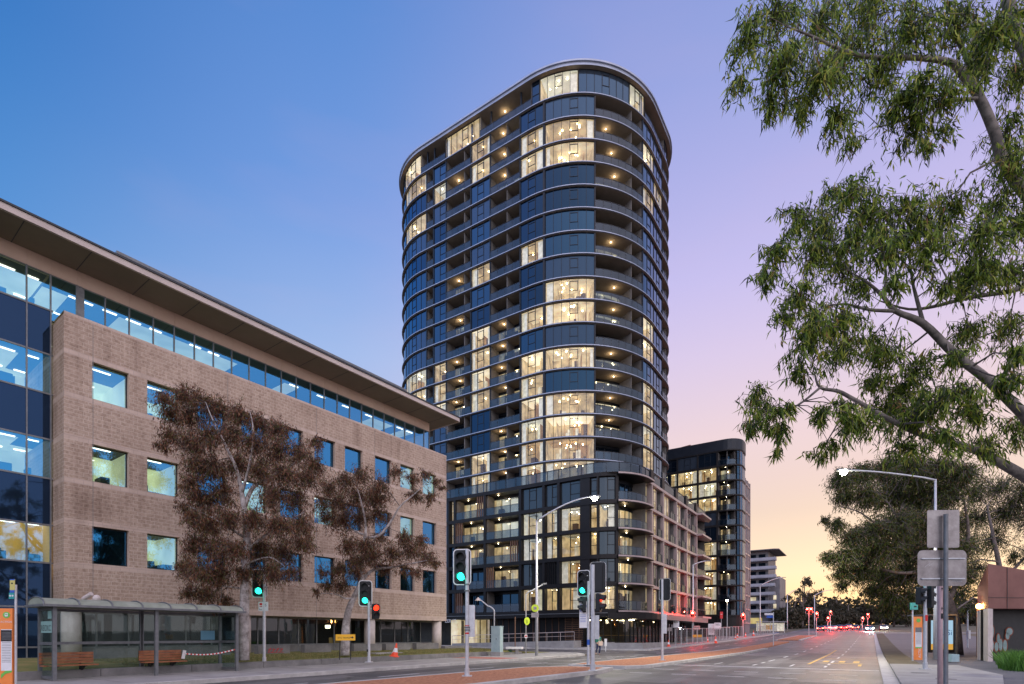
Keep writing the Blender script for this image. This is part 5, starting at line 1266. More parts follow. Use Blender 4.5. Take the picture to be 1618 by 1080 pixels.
def board(px, e1, wd, ht, zc, lab, lines, name='notice_board', txt=None, mats=('sign_white','black_metal'), posts=1):
    t = (px-CX)/F_; e2 = e1*(cT+t*sT)/(t*cT-sT); X, Y = e2w(e1, e2); z = g(e2)+.12
    o = thing(name, lab, 'sign', (X, Y, z)); mb = MB(); mb.m(0).plate(rrect(wd,ht,.04), (0,0,zc), (1,0,0), (0,0,1), (0,1,0), .03); mb.m(1)
    for q in range(lines): mb.box(-wd*.36,wd*.36,-.004,-.0005,zc+ht*.1-q*.16,zc+ht*.1-q*.16+.05)
    if txt: mb.text(txt, (-wd*.42,-.006,zc+ht*.18), (1,0,0), (0,0,1), ht*.3)
    mb.build('sign_face', [M[mats[0]], M[mats[1]]], o, org=(0,0,0))
    for q in range(posts): MB().tube([((q-(posts-1)/2)*wd*.8,.05,0),((q-(posts-1)/2)*wd*.8,.05,zc+ht/2)], .03, 6).build('post', M['galv'], o, org=(0,0,0))
board(1068.5, -20.8, .75, 1.0, 2.6, 'white parking sign on a post before the podium shopfront', 1, 'parking_sign', 'P')
board(1124, -20.5, .95, 1.7, 1.7, 'large white notice board with rows of text at the road works', 5, 'notice_board', None, posts=2)
board(1134, -19.6, 1.0, 1.0, 2.2, 'smaller white board reading PARK with an arrow at the road works', 1, 'notice_board', 'PARK')
board(1101, -20.2, .9, .6, 2.0, 'small grey board above the yellow strip sign', 1, 'notice_board', None, ('sign_back','black_metal'))
board(1102, -20.0, 1.4, .35, .9, 'long yellow strip sign low on the mesh fence', 0, 'strip_sign', None, ('sign_yellow','black_metal'), 2)
board(1140, -20.2, .45, 1.1, 3.9, 'red upright banner sign on a tall post at the road works', 1, 'banner_sign', None, ('red','sign_white'))
board(1058, -20.3, .5, .45, 1.9, 'little grey sign at the left end of the mesh fence', 0, 'small_sign', None, ('sign_back','black_metal'))
board(1216, -11.2, 1.5, .62, 6.4, 'blue and white street name sign beside the island', 0, 'street_name_sign', None, ('sign_white','blue'))
# street sign on island (real post)
X, Y, Z = G(1222, 1020, .13)
o = thing('direction_sign', 'blue and white direction sign on a slim post on the island', 'road sign', (X, Y, Z)); hz = CH+(HY-967)/F_*Y-Z
MB().tube([(0,0,0),(0,0,hz)], .05, 8).build('post', M['galv'], o, org=(0,0,0))
k = Y/F_; mb = MB(); mb.m(0).box(-14*k,-.05,-.03,.0,hz-4.5*k,hz-1.5*k); mb.m(1).box(-11*k,-.05,-.03,.0,hz-9*k,hz-5*k); mb.build('sign_face', [M['sign_white'], M['blue']], o, org=(0,0,0))
bpy.data.objects.remove([q for q in COL.objects if q.name == 'street_name_sign'][0].children[0]); 
q = bpy.data.objects['street_name_sign']
for c_ in list(q.children): bpy.data.objects.remove(c_)
bpy.data.objects.remove(q)
# stop platform / shelter in the distance
t = (1215-CX)/F_; Y = 135; X = t*Y
o = thing('platform_shelter', 'pale lit stop shelter beyond the fence at the foot of the balcony block', 'shelter', (X, Y, gw(X, Y)))
MB().box(-3,4,-.6,.6,2.7,2.85).build('roof', M['white_render'], o, org=(0,0,0)); MB().box(-2.9,3.9,.4,.45,.5,2.5).build('screen', M['curtain'], o, org=(0,0,0))
for k in (-2.8, .4, 3.8): MB().tube([(k,0,0),(k,0,2.7)], .06, 6).build('post', M['galv'], o, org=(0,0,0))
MB().box(-.5,1.0,.34,.4,.9,2.0).build('poster', M['sign_yellow'], o, org=(0,0,0))

# ---- bus shelter
def e_at(px, e1): t = (px-CX)/F_; return e1*(cT+t*sT)/(t*cT-sT)
EF, EB = -21.0, -22.2
y0, y1 = e_at(86, EF), e_at(374, EF); ym = e_at(247, EF)
ZR = 2.42
bs = ething('bus_shelter', 'long grey framed glass bus shelter with an arched roof before the block building', 'bus shelter', -21.6, (y0+y1)/2, .13)
mb = MB()
for yy in (y0, ym, y1): mb.box(EF-.05,EF+.05,yy-.05,yy+.05,.13,ZR)
for yy in (y0, (y0+y1)/2, (y0+y1)/2+.02, y1): mb.box(EB-.05,EB+.05,yy-.05,yy+.05,.13,ZR)
for z in (.22, 1.28, ZR-.06):
    mb.box(EB-.04,EB+.04,y0,y1,z-.04,z+.05)
    for yy in (y0, y1): mb.box(EB,EF,yy-.035,yy+.035,z-.04,z+.05)
mb.box(EB-.15,EF+.25,y0-.35,y1+.25,ZR,ZR+.07)
mb.build('frame', M['galv_dark'], bs)
mb = MB(); ycs = np.linspace(y0-.3, y1+.2, 8); na = 9
for a, b in zip(ycs[:-1], ycs[1:]):
    for k in range(na-1):
        f0, f1 = math.pi*k/(na-1), math.pi*(k+1)/(na-1); W_ = .68; H_ = .22; cx_ = (EB+EF)/2+.05
        q0 = (cx_-W_*math.cos(f0), ZR+.07+H_*math.sin(f0)); q1 = (cx_-W_*math.cos(f1), ZR+.07+H_*math.sin(f1))
        mb.m(0).add([(q0[0],a+.02,q0[1]),(q1[0],a+.02,q1[1]),(q1[0],b-.02,q1[1]),(q0[0],b-.02,q0[1])], [(0,1,2,3)])
for a in ycs:
    pp = [((EB+EF)/2+.05-.70*math.cos(math.pi*k/10), a, ZR+.07+.24*math.sin(math.pi*k/10)) for k in range(11)]; mb.m(1).tube(pp, .022, 5)
mb.m(0).add([((EB+EF)/2+.05-.68*math.cos(math.pi*k/10), y0-.3, ZR+.07+.22*math.sin(math.pi*k/10)) for k in range(11)], [tuple(range(11))])
pmat('shelter_roof', (.22,.25,.19), (.32,.35,.28), rough=.5, scale=2)
mb.build('roof', [M['shelter_roof'], M['galv_dark']], bs)
for a, b in ((y0+.05,(y0+y1)/2-.05),((y0+y1)/2+.07,y1-.05)):
    for z0, z1 in ((.27,1.24),(1.33,ZR-.1)): MB().box(EB-.008,EB+.008,a,b,z0,z1).build('glass_panel', M['glass_shelter'], bs)
for yy in (y0, y1):
    for z0, z1 in ((.27,1.24),(1.33,ZR-.1)): MB().box(EB+.05,EF-.05,yy-.008,yy+.008,z0,z1).build('glass_panel', M['glass_shelter'], bs)
mb = MB(); a_ = y0+.012
pmat('graffiti_teal', (.25,.42,.38), rough=.6)
mb.m(0).box(EB+.12,EF-.12,y0-.016,y0-.010,1.62,1.98); mb.m(1).text('RECKC', (EB+.14,y0-.018,1.68), (1,0,0), (0,0,1), .26, th=.002); mb.m(0).box(EF-.5,EF-.2,y0-.016,y0-.01,2.06,2.3)
mb.build('graffiti', [M['graffiti_teal'], M['black_metal']], bs)
mb = MB(); mb.box(EB+.012,EB+.02,e_at(325,EB)-.2,e_at(325,EB)+.35,1.36,1.72); mb.build('notice', pmat('notice_blue', (.12,.28,.38), rough=.5), bs)
def bench(label, pa, pb):
    a, b = e_at(pa, EB+.25), e_at(pb, EB+.25); o = ething('shelter_bench', label, 'bench', EB+.4, (a+b)/2, .13, 'benches inside the bus shelter')
    mb = MB()
    for q in range(3): mb.box(EB+.16+q*.14,EB+.28+q*.14,a,b,.55,.59)
    mb.build('seat', M['timber'], o); mb = MB()
    for q in range(4): mb.box(EB+.09,EB+.13,a,b,.62+q*.095,.70+q*.095)
    mb.build('backrest', M['timber'], o)
    for yy in (a+.35, b-.35): MB().bar((EB+.06,yy,.50), (EB+.55,yy,.54), .05, .05).bar((EB+.06,yy,.35), (EB+.4,yy,.52), .05, .05).bar((EB+.07,yy,.35), (EB+.07,yy,1.0), .05, .05).build('bracket', M['black_metal'], o)
bench('red-brown slatted bench in the left bay of the bus shelter', 64, 150); bench('red-brown slatted bench in the right bay of the bus shelter', 222, 289)
mb = MB(); p0 = Vector((EB+.3, e_at(289,EB+.3), .85)); p1 = Vector((EF, y1, 1.0)); nseg = 30
for k in range(nseg):
    a = p0.lerp(p1, k/nseg); b = p0.lerp(p1, (k+1)/nseg); sag = lambda t: -.12*math.sin(math.pi*t)
    a.z += sag(k/nseg); b.z += sag((k+1)/nseg); mb.m(k % 2).bar(a, b, .005, .045)
mb.m(1).bar(p0+Vector((0,0,-.2)), p0+Vector((.03,.05,.12)), .02, .12)
tp = ething('barrier_tape', 'red and white striped tape tied from the right bench to the shelter post', 'barrier tape', -21.5, (y0+y1)/2, .13)
mb.build('tape', [M['red'], M['white_border']], tp)
# camera-like unit on the shelter roof
X, Y = e2w(EB+.1, e_at(139, EB)); o = thing('security_camera', 'pale twin camera unit on top of the bus shelter roof', 'camera', (X, Y, ZR+.3))
MB().tube([(-.2,0,.05),(.12,-.05,.22)], .07, 10).build('barrel', M['stone_col'], o, org=(0,0,0)); MB().ball((.25,0,.07), .12, 10, 6).box(-.05,.3,-.05,.05,-.08,.02).build('dome', M['stone_col'], o, org=(0,0,0))
# bus totem and flag
Y = 14.2; X = (10.5-CX)/F_*Y
o = thing('bus_totem', 'orange bus stop totem with a green bus roundel at the far left', 'bus stop sign', (X, Y, .13), R(12))
H = CH+(HY-961)/F_*Y-.13
mb = MB(); mb.m(0).box(-.15,.15,-.04,.04,0,H); mb.m(1).box(-.10,.14,-.046,-.041,.50,H-.54); mb.m(2).box(-.10,.14,-.049,-.0465,H-.85,H-.56)
for q in range(6): mb.m(3).box(-.08,.12,-.0505,-.0495,H-.80+q*.035,H-.79+q*.035)
for q in range(14): mb.m(3).box(-.08,.12,-.0475,-.0465,.72+q*.042,.73+q*.042)
mb.m(4).plate(disc(.08, 18, .02, H-.17), (0,-.046,0), (1,0,0), (0,0,1), (0,1,0), .005)
mb.m(1).plate(rrect(.07,.09,.02, cx=.02, cy=H-.165), (0,-.051,0), (1,0,0), (0,0,1), (0,1,0), .004); mb.m(4).box(-.005,.045,-.0535,-.0515,H-.165,H-.14); mb.m(1).text('ACTION', (-.11,-.046,H-.37), (1,0,0), (0,0,1), .066, th=.002)
mb.m(4).plate([(-.10,.40),(.0,.50),(.14,.50),(.14,.46),(.0,.42),(-.10,.30)], (0,-.046,0), (1,0,0), (0,0,1), (0,1,0), .004)
mb.build('panel', [M['totem_orange'], M['sign_white'], M['black_metal'], M['galv_dark'], M['totem_green']], o, org=(0,0,0))
Y = 14.0; X = (11-CX)/F_*Y
o = thing('bus_flag', 'bus stop pole with yellow and teal flag plates above the left totem', 'bus stop sign', (X, Y+.25, .13)); H = CH+(HY-922)/F_*Y-.13
MB().tube([(0,0,0),(0,0,H)], .028, 8).build('pole', M['galv'], o, org=(0,0,0))
k = Y/F_; mb = MB(); mb.m(0).box(-7.5*k,.5*k,-.04,-.03,H-13*k,H+10*k-.02); mb.m(1).box(-7.5*k,.5*k,-.043,-.0405,H+7*k,H+10*k-.02).box(-7.5*k,.5*k,-.043,-.0405,H-13*k,H-9*k); mb.m(2).box(-9*k,-.5*k,-.04,-.03,H-23*k,H-13.3*k)
mb.m(3).box(-5*k,-2.5*k,-.045,-.0415,H+1*k,H+3*k); mb.m(4).plate(disc(1.5*k, 12, -6.8*k, H-18*k), (0,-.046,0), (1,0,0), (0,0,1), (0,1,0), .004).plate(disc(1.5*k, 12, -2.8*k, H-18*k), (0,-.046,0), (1,0,0), (0,0,1), (0,1,0), .004)
mb.build('flag', [pmat('flag_yellow', (.55,.50,.15), rough=.5), M['blue'], pmat('flag_teal', (.02,.30,.28), rough=.5), M['black_metal'], M['sign_white']], o, org=(0,0,0))

# ---- right foreground signs
Y = 10.0; X = (1494.5-CX)/F_*Y; k = Y/F_
o = thing('sign_post', 'grey metal post carrying the blank backs of two road signs, right foreground', 'road sign', (X, Y, .13), R(-2))
H = CH+(HY-813)*k-.13
MB().tube([(0,0,0),(0,0,H)], .037, 14).tube([(0,0,H),(0,0,H+.01)], .04, 14).build('post', M['galv_dark'], o, smooth=False, org=(0,0,0))
zc = CH+(HY-834)*k-.13
MB().plate(rrect(50*k,60*k,.03), (.5*k,.07,zc), (1,0,0), (0,0,1), (0,1,0), .004).build('upper_sign', M['sign_back'], o, org=(0,0,0))
zc = CH+(HY-896.5)*k-.13
sg = MB().plate(rrect(76*k,57*k,.09), (-1.5*k,.07,zc), (1,0,0), (0,0,1), (0,1,0), .004).build('lower_sign', M['sign_back'], o, org=(0,0,0))
MB().box(-34*k,33*k,.045,.068,zc+14*k,zc+16*k).box(-34*k,33*k,.045,.068,zc-18*k,zc-16*k).build('rail', M['galv'], sg, org=(0,0,0))
mb = MB()
for bx2, bz2 in ((-5*k,15*k),(5*k,15*k),(-5*k,-17*k),(5*k,-17*k)): mb.plate(disc(.012, 8, bx2, zc+bz2), (0,.036,0), (1,0,0), (0,0,1), (0,1,0), .012)
mb.build('bolt', M['galv_dark'], sg, org=(0,0,0)); mb = MB()
for q_ in range(5):
    a_ = (14+q_*3.2)*k; mb.tube([(a_, .069, zc-22*k), (a_+.8*k, .069, zc-19*k), (a_+2*k, .069, zc-22*k), (a_+2.4*k, .069, zc-19.4*k)], .0022, 4)
mb.tube([(-28*k,.069,zc+2*k),(-20*k,.069,zc+8*k),(-22*k,.069,zc+3*k),(-14*k,.069,zc+9*k)], .0018, 4)
mb.build('scratched_tag', M['galv'], sg, org=(0,0,0))
Y = 11.6; X = (1485.5-CX)/F_*Y
o = thing('pink_post', 'pinkish painted post with black arrow stickers close behind the sign post', 'post', (X, Y, .13)); H = CH+(HY-905)/F_*Y-.13; k = Y/F_
pmat('post_pink', (.42,.28,.28), (.5,.34,.33), rough=.5, scale=5)
MB().tube([(0,0,0),(0,0,H)], .048, 14).build('post_tube', M['post_pink'], o, smooth=True, org=(0,0,0)); mb = MB()
for py in (930, 961):
    zc = CH+(HY-py)*k-.13; mb.plate([(-.02,-.01),(.02,-.01),(0,.03)], (0,-.055,zc), (1,0,0), (0,0,1), (0,1,0), .004).box(-.004,.004,-.055,-.050,zc-.04,zc)
zc = CH+(HY-972)*k-.13; mb.box(-.018,.018,-.054,-.049,zc-.07,zc+.04); mb.build('arrow_sticker', M['black_metal'], o, org=(0,0,0))
s7, X, Y, Z, Hm = signal(1462, 1057, .13, 'dark signal on the right footpath seen from behind, left of the foreground signs', {'top':925, 'list':[(1469, 940, {'yaw':R(150), 'board':False}), (1456, 941, {'yaw':R(80), 'n':2, 'board':False})]})
glow(s7, (-.7,.2,Hm+.2), 6, (.1,1,.8)); MB().box(-.05,.05,-.07,-.066,2.0,2.25).build('sticker', M['red'], s7, org=(0,0,0))
Y = 30.2; X = (1442-CX)/F_*Y; k = Y/F_
o = thing('stop_flag_pole', 'slim bus stop pole with a flag box coloured teal as if by signal light by the right kerb', 'bus stop sign', (X, Y, .13)); H = CH+(HY-955)*k-.13
MB().tube([(0,0,0),(0,0,H)], .04, 8).build('pole', M['galv'], o, org=(0,0,0))
mb = MB(); mb.m(0).box(-3*k,7*k,-.06,.06,H-8*k,H+3*k); mb.m(1).box(1*k,5*k,-.068,-.061,H-4*k,H-2*k); mb.build('flag', [pmat('flag_signal_lit', (.08,.42,.34), rough=.4), M['black_metal']], o, org=(0,0,0))  # teal of the green signal's light put into the flag colour
Y = 31.4; X = (1450-CX)/F_*Y; k = Y/F_
o = thing('bus_totem', 'orange bus stop totem with timetables by the right kerb', 'bus stop sign', (X, Y, .13)); H = CH+(HY-974)*k-.13
mb = MB(); mb.m(0).box(-6.3*k,6.3*k,-.06,.06,0,H); mb.m(1).box(-5*k,5*k,-.068,-.061,H-49*k,H-17*k); mb.m(2).plate(disc(3.2*k, 12, 0, H-6*k), (0,-.068,0), (1,0,0), (0,0,1), (0,1,0), .006); mb.m(3)
mb.box(-5*k,5*k,-.071,-.0685,H-25*k,H-17*k)
for q in range(10): mb.box(-4*k,4*k,-.0705,-.0685,H-(27+q*1.8)*k,H-(26.4+q*1.8)*k)
mb.m(2).box(-5*k,5*k,-.072,-.0715,H-50*k,H-48*k); mb.m(1).text('ACTION', (3.5*k,-.066,.12), (0,0,1), (-1,0,0), 5.5*k)
mb.build('panel', [M['totem_orange'], M['sign_white'], M['totem_green'], M['galv_dark']], o, org=(0,0,0))
Y = 36.5; X = (1487-CX)/F_*Y; k = Y/F_
o = thing('ad_shelter', 'bus shelter end with a lit pale blue poster panel on the right footpath', 'bus shelter', (X, Y, .13)); H = CH+(HY-972)*k-.13
MB().box(22*k,24.5*k,-.08,1.6,0,H).box(-24*k,-22*k,-.08,.1,0,H).box(-24*k,24.5*k,-.1,1.7,H,H+.08).build('frame', M['galv_dark'], o, org=(0,0,0))
MB().box(-19*k,19.5*k,-.06,.12,.25,H-.12).build('panel_case', M['black_metal'], o, org=(0,0,0))
mb = MB(); mb.m(0).box(-17*k,17.5*k,-.075,-.061,.25+9*k+.2,H-.12-5*k); mb.m(1).box(-17*k,17.5*k,-.075,-.061,.25+.2,.25+9*k+.2); mb.m(2).text('TASSi', (-13*k,-.079,H*.52), (1,0,0), (0,0,1), 12*k); mb.m(3).text('TASMANIA', (-14*k,-.079,.25+.2+2*k), (1,0,0), (0,0,1), 5*k)
mb.build('poster', [M['ad_light'], M['ad_sand'], M['blue'], M['sign_white']], o, org=(0,0,0))
X, Y, Z = G(1505, 1046, .13)
o = thing('pit_box', 'small square green grey box on the right footpath behind the signs', 'box', (X, Y, Z)); MB().box(-.2,.2,-.2,.2,.03,.42).build('casing', M['cabinet'], o, org=(0,0,0)); MB().plate(rrect(.62,.5,.08), (0,0,0), (1,0,0), (0,1,0), (0,0,1), .03).build('base', M['concrete_dark'], o, org=(0,0,0))
Y = 52; X = (1529-CX)/F_*Y
o = thing('meter_post', 'grey post with a meter box between the poster panel and the amber lamp', 'post', (X, Y, .1)); MB().tube([(0,0,0),(0,0,CH+(HY-958)/F_*Y-.1)], .07, 8).build('post_tube', M['galv'], o, org=(0,0,0)); MB().box(-.05,.16,-.15,.1,1.1,1.9).build('meter_box', M['galv'], o, org=(0,0,0))
# railing by the brown building
X, Y, Z = G(1568, 1030, .1)
o = thing('handrail', 'dark steel handrail at the left side of the brown building', 'railing', (X, Y, Z), R(60)); mb = MB().tube([(-.9,0,0),(-.9,0,1.0),(.9,0,1.0),(.9,0,0)], .03, 7).tube([(-.9,0,.5),(.9,0,.5)], .02, 6)
for q in range(9): mb.tube([(-.8+q*.2,0,.05),(-.8+q*.2,0,1)], .012, 5)
mb.build('rail', M['galv_dark'], o, org=(0,0,0))
# grass clump
r_ = np.random.default_rng(5); pts = []
for cx_, cy_, rx in ((20.9,22.2,.8),(22.2,22.6,1.1),(22.4,23.8,1.0),(21.7,23.3,.8),(24.3,25,1.2),(24.6,26.3,1.1)):
    for _ in range(650): a = r_.uniform(0, 6.28); q = rx*math.sqrt(r_.uniform()); pts.append((cx_+q*math.cos(a), cy_+q*math.sin(a), .1))
o = blades('grass_clump', pts, .35, .85, .035, M['blade'], .9, 8); tag(o, 'lush bright green grass clump at the right edge of the path', 'grass clump')

# ---- person crossing
def person():
    X, Y, Z = G(945.5, 1034.5); s = (34.5/F_*Y)/1.7
    o = thing('person', 'person in a green jacket and dark trousers carrying a cream bag across the side street', 'person', (X, Y, Z), R(20)); 
    def skin(name, V, E, Rr, mat, par, lv=1):
        me = bpy.data.meshes.new(name); me.from_pydata([tuple(c*s for c in v) for v in V], E, []); ob = bpy.data.objects.new(name, me); COL.objects.link(ob)
        m = ob.modifiers.new('s', 'SKIN')
        for i, r in enumerate(Rr): me.skin_vertices[0].data[i].radius = (r[0]*s, r[1]*s) if hasattr(r, '__len__') else (r*s, r*s)
        me.skin_vertices[0].data[0].use_root = True
        sb = ob.modifiers.new('b', 'SUBSURF'); sb.levels = lv; sb.render_levels = lv
        me2 = bpy.data.meshes.new_from_object(ob.evaluated_get(bpy.context.evaluated_depsgraph_get())); ob.modifiers.clear(); ob.data = me2; me2.materials.append(mat); ob.parent = par
        for p in me2.polygons: p.use_smooth = True
        return ob
    hip, sh, nk, hd = .90, 1.38, 1.46, 1.60
    V = [(0,0,hip),(0,0,1.12),(0,0,sh-.06),(0,-.01,nk),(0,-.01,hd-.06),(0,-.01,hd+.04),
         (.17,0,sh-.03),(.21,.03,1.13),(.20,-.08,.90),(.20,-.11,.80),(-.17,0,sh-.03),(-.21,.04,1.13),(-.18,-.1,.93),(-.16,-.16,.84),
         (.08,0,hip-.08),(.09,-.10,.50),(.09,.05,.09),(.09,-.08,.04),(-.08,0,hip-.08),(-.085,.06,.50),(-.085,.24,.14),(-.085,.16,.05)]
    E = [(0,1),(1,2),(2,3),(3,4),(4,5),(2,6),(6,7),(7,8),(8,9),(2,10),(10,11),(11,12),(12,13),(0,14),(14,15),(15,16),(16,17),(0,18),(18,19),(19,20),(20,21)]
    Rr = [(.14,.10),(.12,.09),(.15,.10),.05,.075,.08,.06,.045,.035,.03,.06,.045,.035,.03,.085,.055,.04,.035,.085,.055,.04,.035]
    skin('body', V, E, Rr, M['skin'], o)
    Vj = [(0,0,.86),(0,0,1.12),(0,0,sh-.05),(0,0,nk-.02),(.18,0,sh-.03),(.22,.03,1.13),(.205,-.08,.91),(-.18,0,sh-.03),(-.22,.04,1.13),(-.185,-.1,.94)]
    skin('jacket', Vj, [(0,1),(1,2),(2,3),(2,4),(4,5),(5,6),(2,7),(7,8),(8,9)], [(.17,.13),(.155,.12),(.18,.125),.075,.08,.062,.052,.08,.062,.052], M['cloth_green'], o)
    Vt = [(0,0,.92),(.085,0,.80),(.092,-.10,.50),(.09,.04,.12),(-.085,0,.80),(-.087,.06,.50),(-.087,.23,.16)]
    skin('trousers', Vt, [(0,1),(1,2),(2,3),(0,4),(4,5),(5,6)], [(.15,.11),.105,.072,.055,.105,.072,.055], M['cloth_navy'], o)
    skin('hair', [(0,.02,hd-.06),(0,.02,hd+.03),(0,.0,hd+.08)], [(0,1),(1,2)], [.085,.092,.06], M['hair_brown'], o)
    b = MB().plate(rrect(.36*s,.34*s,.05*s), (.08*s,-.22*s,.90*s), (1,0,0), (0,0,1), (0,1,0), .12*s); b.tube([(-.04*s,-.2*s,1.05*s),(.02*s,-.08*s,1.36*s),(.12*s,.0,1.40*s),(.2*s,-.16*s,1.05*s)], .012*s, 5)
    q = b.build('handbag', M['bag_cream'], org=(0,0,0)); q.location = o.location; q.rotation_euler = o.rotation_euler; tag(q, 'cream shoulder bag carried by the walking person', 'bag')
person()
X, Y, Z = G(952, 1029, .0)
o = thing('white_bollard', 'slim white marker post just right of the walking person', 'bollard', (X+.3, Y, Z)); MB().box(-.12,.12,-.03,.03,.5,1.2).tube([(0,0,0),(0,0,.5)], .04, 6).build('marker', M['white_border'], o, org=(0,0,0))

# ---- cars
def car(X, Y, head, lab, col, rz, hm='headlight', group=None):
    z = gw(X, Y); o = thing('parked_car' if 0 else 'car', lab, 'car', (X, Y, z), rz, group)
    prof = [(-2.15,.35),(-2.2,.62),(-2.05,.85),(-1.3,.95),(-.75,1.38),(.75,1.42),(1.55,1.0),(2.1,.92),(2.2,.6),(2.15,.32)]
    mb = MB(); n = len(prof)
    def sec(x, k): return [(x*(1-.0), p[0], p[1]) for p in prof]
    vs = []; xs = ((-.88,1),(-.80,1.0),(.80,1.0),(.88,1))
    A_ = [(-.86, p[0], p[1] if p[1] < 1 else p[1]) if p[1] < 1.05 else (-.64, p[0], p[1]) for p in prof]; B_ = [(-q[0], q[1], q[2]) for q in A_]
    mb.add(A_+B_, [tuple(range(n)), tuple(range(n, 2*n))[::-1]]+[(i,n+i,n+(i+1)%n,(i+1)%n) for i in range(n)]); mb.build('body', col, o, org=(0,0,0))
    w_ = MB()
    w_.add([(-.62,-1.28,.98),(.62,-1.28,.98),(.56,-.80,1.35),(-.56,-.80,1.35)], [(0,1,2,3)]).add([(-.62,1.53,1.03),(.62,1.53,1.03),(.56,.80,1.38),(-.56,.80,1.38)], [(3,2,1,0)])
    for s_ in (-1, 1): w_.add([(s_*.85,-1.1,.99),(s_*.85,1.3,1.0),(s_*.67,.7,1.36),(s_*.67,-.7,1.34)], [(0,1,2,3) if s_ > 0 else (3,2,1,0)])
    w_.v = [(v[0]*1.012, v[1]*1.012, v[2]+.012) for v in w_.v]; w_.build('window', M['glass_car'], o, org=(0,0,0))
    for sx in (-1, 1):
        for yy in (-1.35, 1.35):
            wh = MB().tube([(sx*.70,yy,.32),(sx*.90,yy,.32)], .32, 14).build('wheel', M['tyre'], o, org=(0,0,0))
            MB().tube([(sx*.90,yy,.32),(sx*.91,yy,.32)], .19, 10).build('rim', M['galv'], wh, org=(0,0,0))
        MB().m(0).plate(rrect(.34,.2,.06), (sx*.62,-2.26,.68), (1,0,0), (0,0,1), (0,1,0), .08).build('headlight', M[hm] if head else M['glass_car'], o, org=(0,0,0))
        MB().plate(rrect(.36,.18,.05), (sx*.62,2.26,.75), (1,0,0), (0,0,1), (0,-1,0), .08).build('tail_light', M['tail_lamp'] if not head else M['red'], o, org=(0,0,0))
    MB().box(-.25,.25,2.21,2.25,.55,.66).build('number_plate', M['sign_white'], o, org=(0,0,0))
    return o
pmat('car_silver', (.35,.36,.38), rough=.3, metal=.5); pmat('car_dark', (.04,.04,.05), rough=.3); pmat('car_red', (.35,.02,.02), rough=.3); pmat('car_white', (.6,.6,.6), rough=.3)
rd = -TH+math.pi   # tail towards the camera
cols = ['car_dark','car_silver','car_white','car_dark','car_red','car_silver','car_dark']
for i, (px, Y, lab) in enumerate(((1297,146,'leftmost car of the queue with glowing tail lights'),(1306,152,'second car from the left in the tail-lit queue'),(1317,149,'tail-lit car below the left pair of red signals'),(1327,158,'fourth car from the left in the tail-lit queue'),(1334,151,'tail-lit car in the middle gap of the queue'),(1341,162,'tail-lit car second from the right of the queue'),(1352,150,'rightmost tail-lit car, just left of the headlights'))):
    c_ = car((px-CX)/F_*Y, Y, False, lab, M[cols[i]], rd, group='cars queuing with tail lights on'); glow(c_, (0,3.4,.8), 220, (1,.05,.03), 'tail_glow')
c_ = car((1374-CX)/F_*138, 138, True, 'oncoming car with bright blue-white headlights', M['car_dark'], -TH+R(3)); glow(c_, (0,-3.6,.9), 1600, (.8,.95,1), 'headlight_beam')
c_ = car((1396-CX)/F_*144, 144, True, 'oncoming car with warmer headlights right of the brightest', M['car_silver'], -TH+R(3), 'headlight_warm'); glow(c_, (0,-3.6,.9), 500, (1,.9,.7), 'headlight_beam')
# ================================================================== TREES
def leaf_mesh(name, pos, dirs, ln, wd, mat, parent, org, rs):
    n = len(pos); pos = np.asarray(pos)-np.asarray(org); d = np.asarray(dirs); d /= np.linalg.norm(d, axis=1)[:, None]+1e-9
    r = rs.normal(size=(n, 3)); s = np.cross(d, r); s /= np.linalg.norm(s, axis=1)[:, None]+1e-9
    L_ = (ln*rs.uniform(.45, 1.4, n))[:, None]; W = (wd*rs.uniform(.7, 1.25, n))[:, None]
    bend = np.cross(s, d)*L_*rs.uniform(-.15, .15, n)[:, None]
    a = pos; b = pos+d*L_*.40+s*W/2+bend; c = pos+d*L_; e = pos+d*L_*.40-s*W/2+bend
    V = np.stack([a, b, c, e], 1).reshape(-1, 3); 
    me = bpy.data.meshes.new(name); me.vertices.add(4*n); me.vertices.foreach_set('co', V.ravel().astype(np.float32))
    me.loops.add(4*n); me.polygons.add(n); me.loops.foreach_set('vertex_index', np.arange(4*n, dtype=np.int32)); me.polygons.foreach_set('loop_start', np.arange(0, 4*n, 4, dtype=np.int32))
    me.update(calc_edges=True); me.materials.append(mat)
    o = bpy.data.objects.new(name, me); COL.objects.link(o)
    if parent: o.parent = parent
    return o
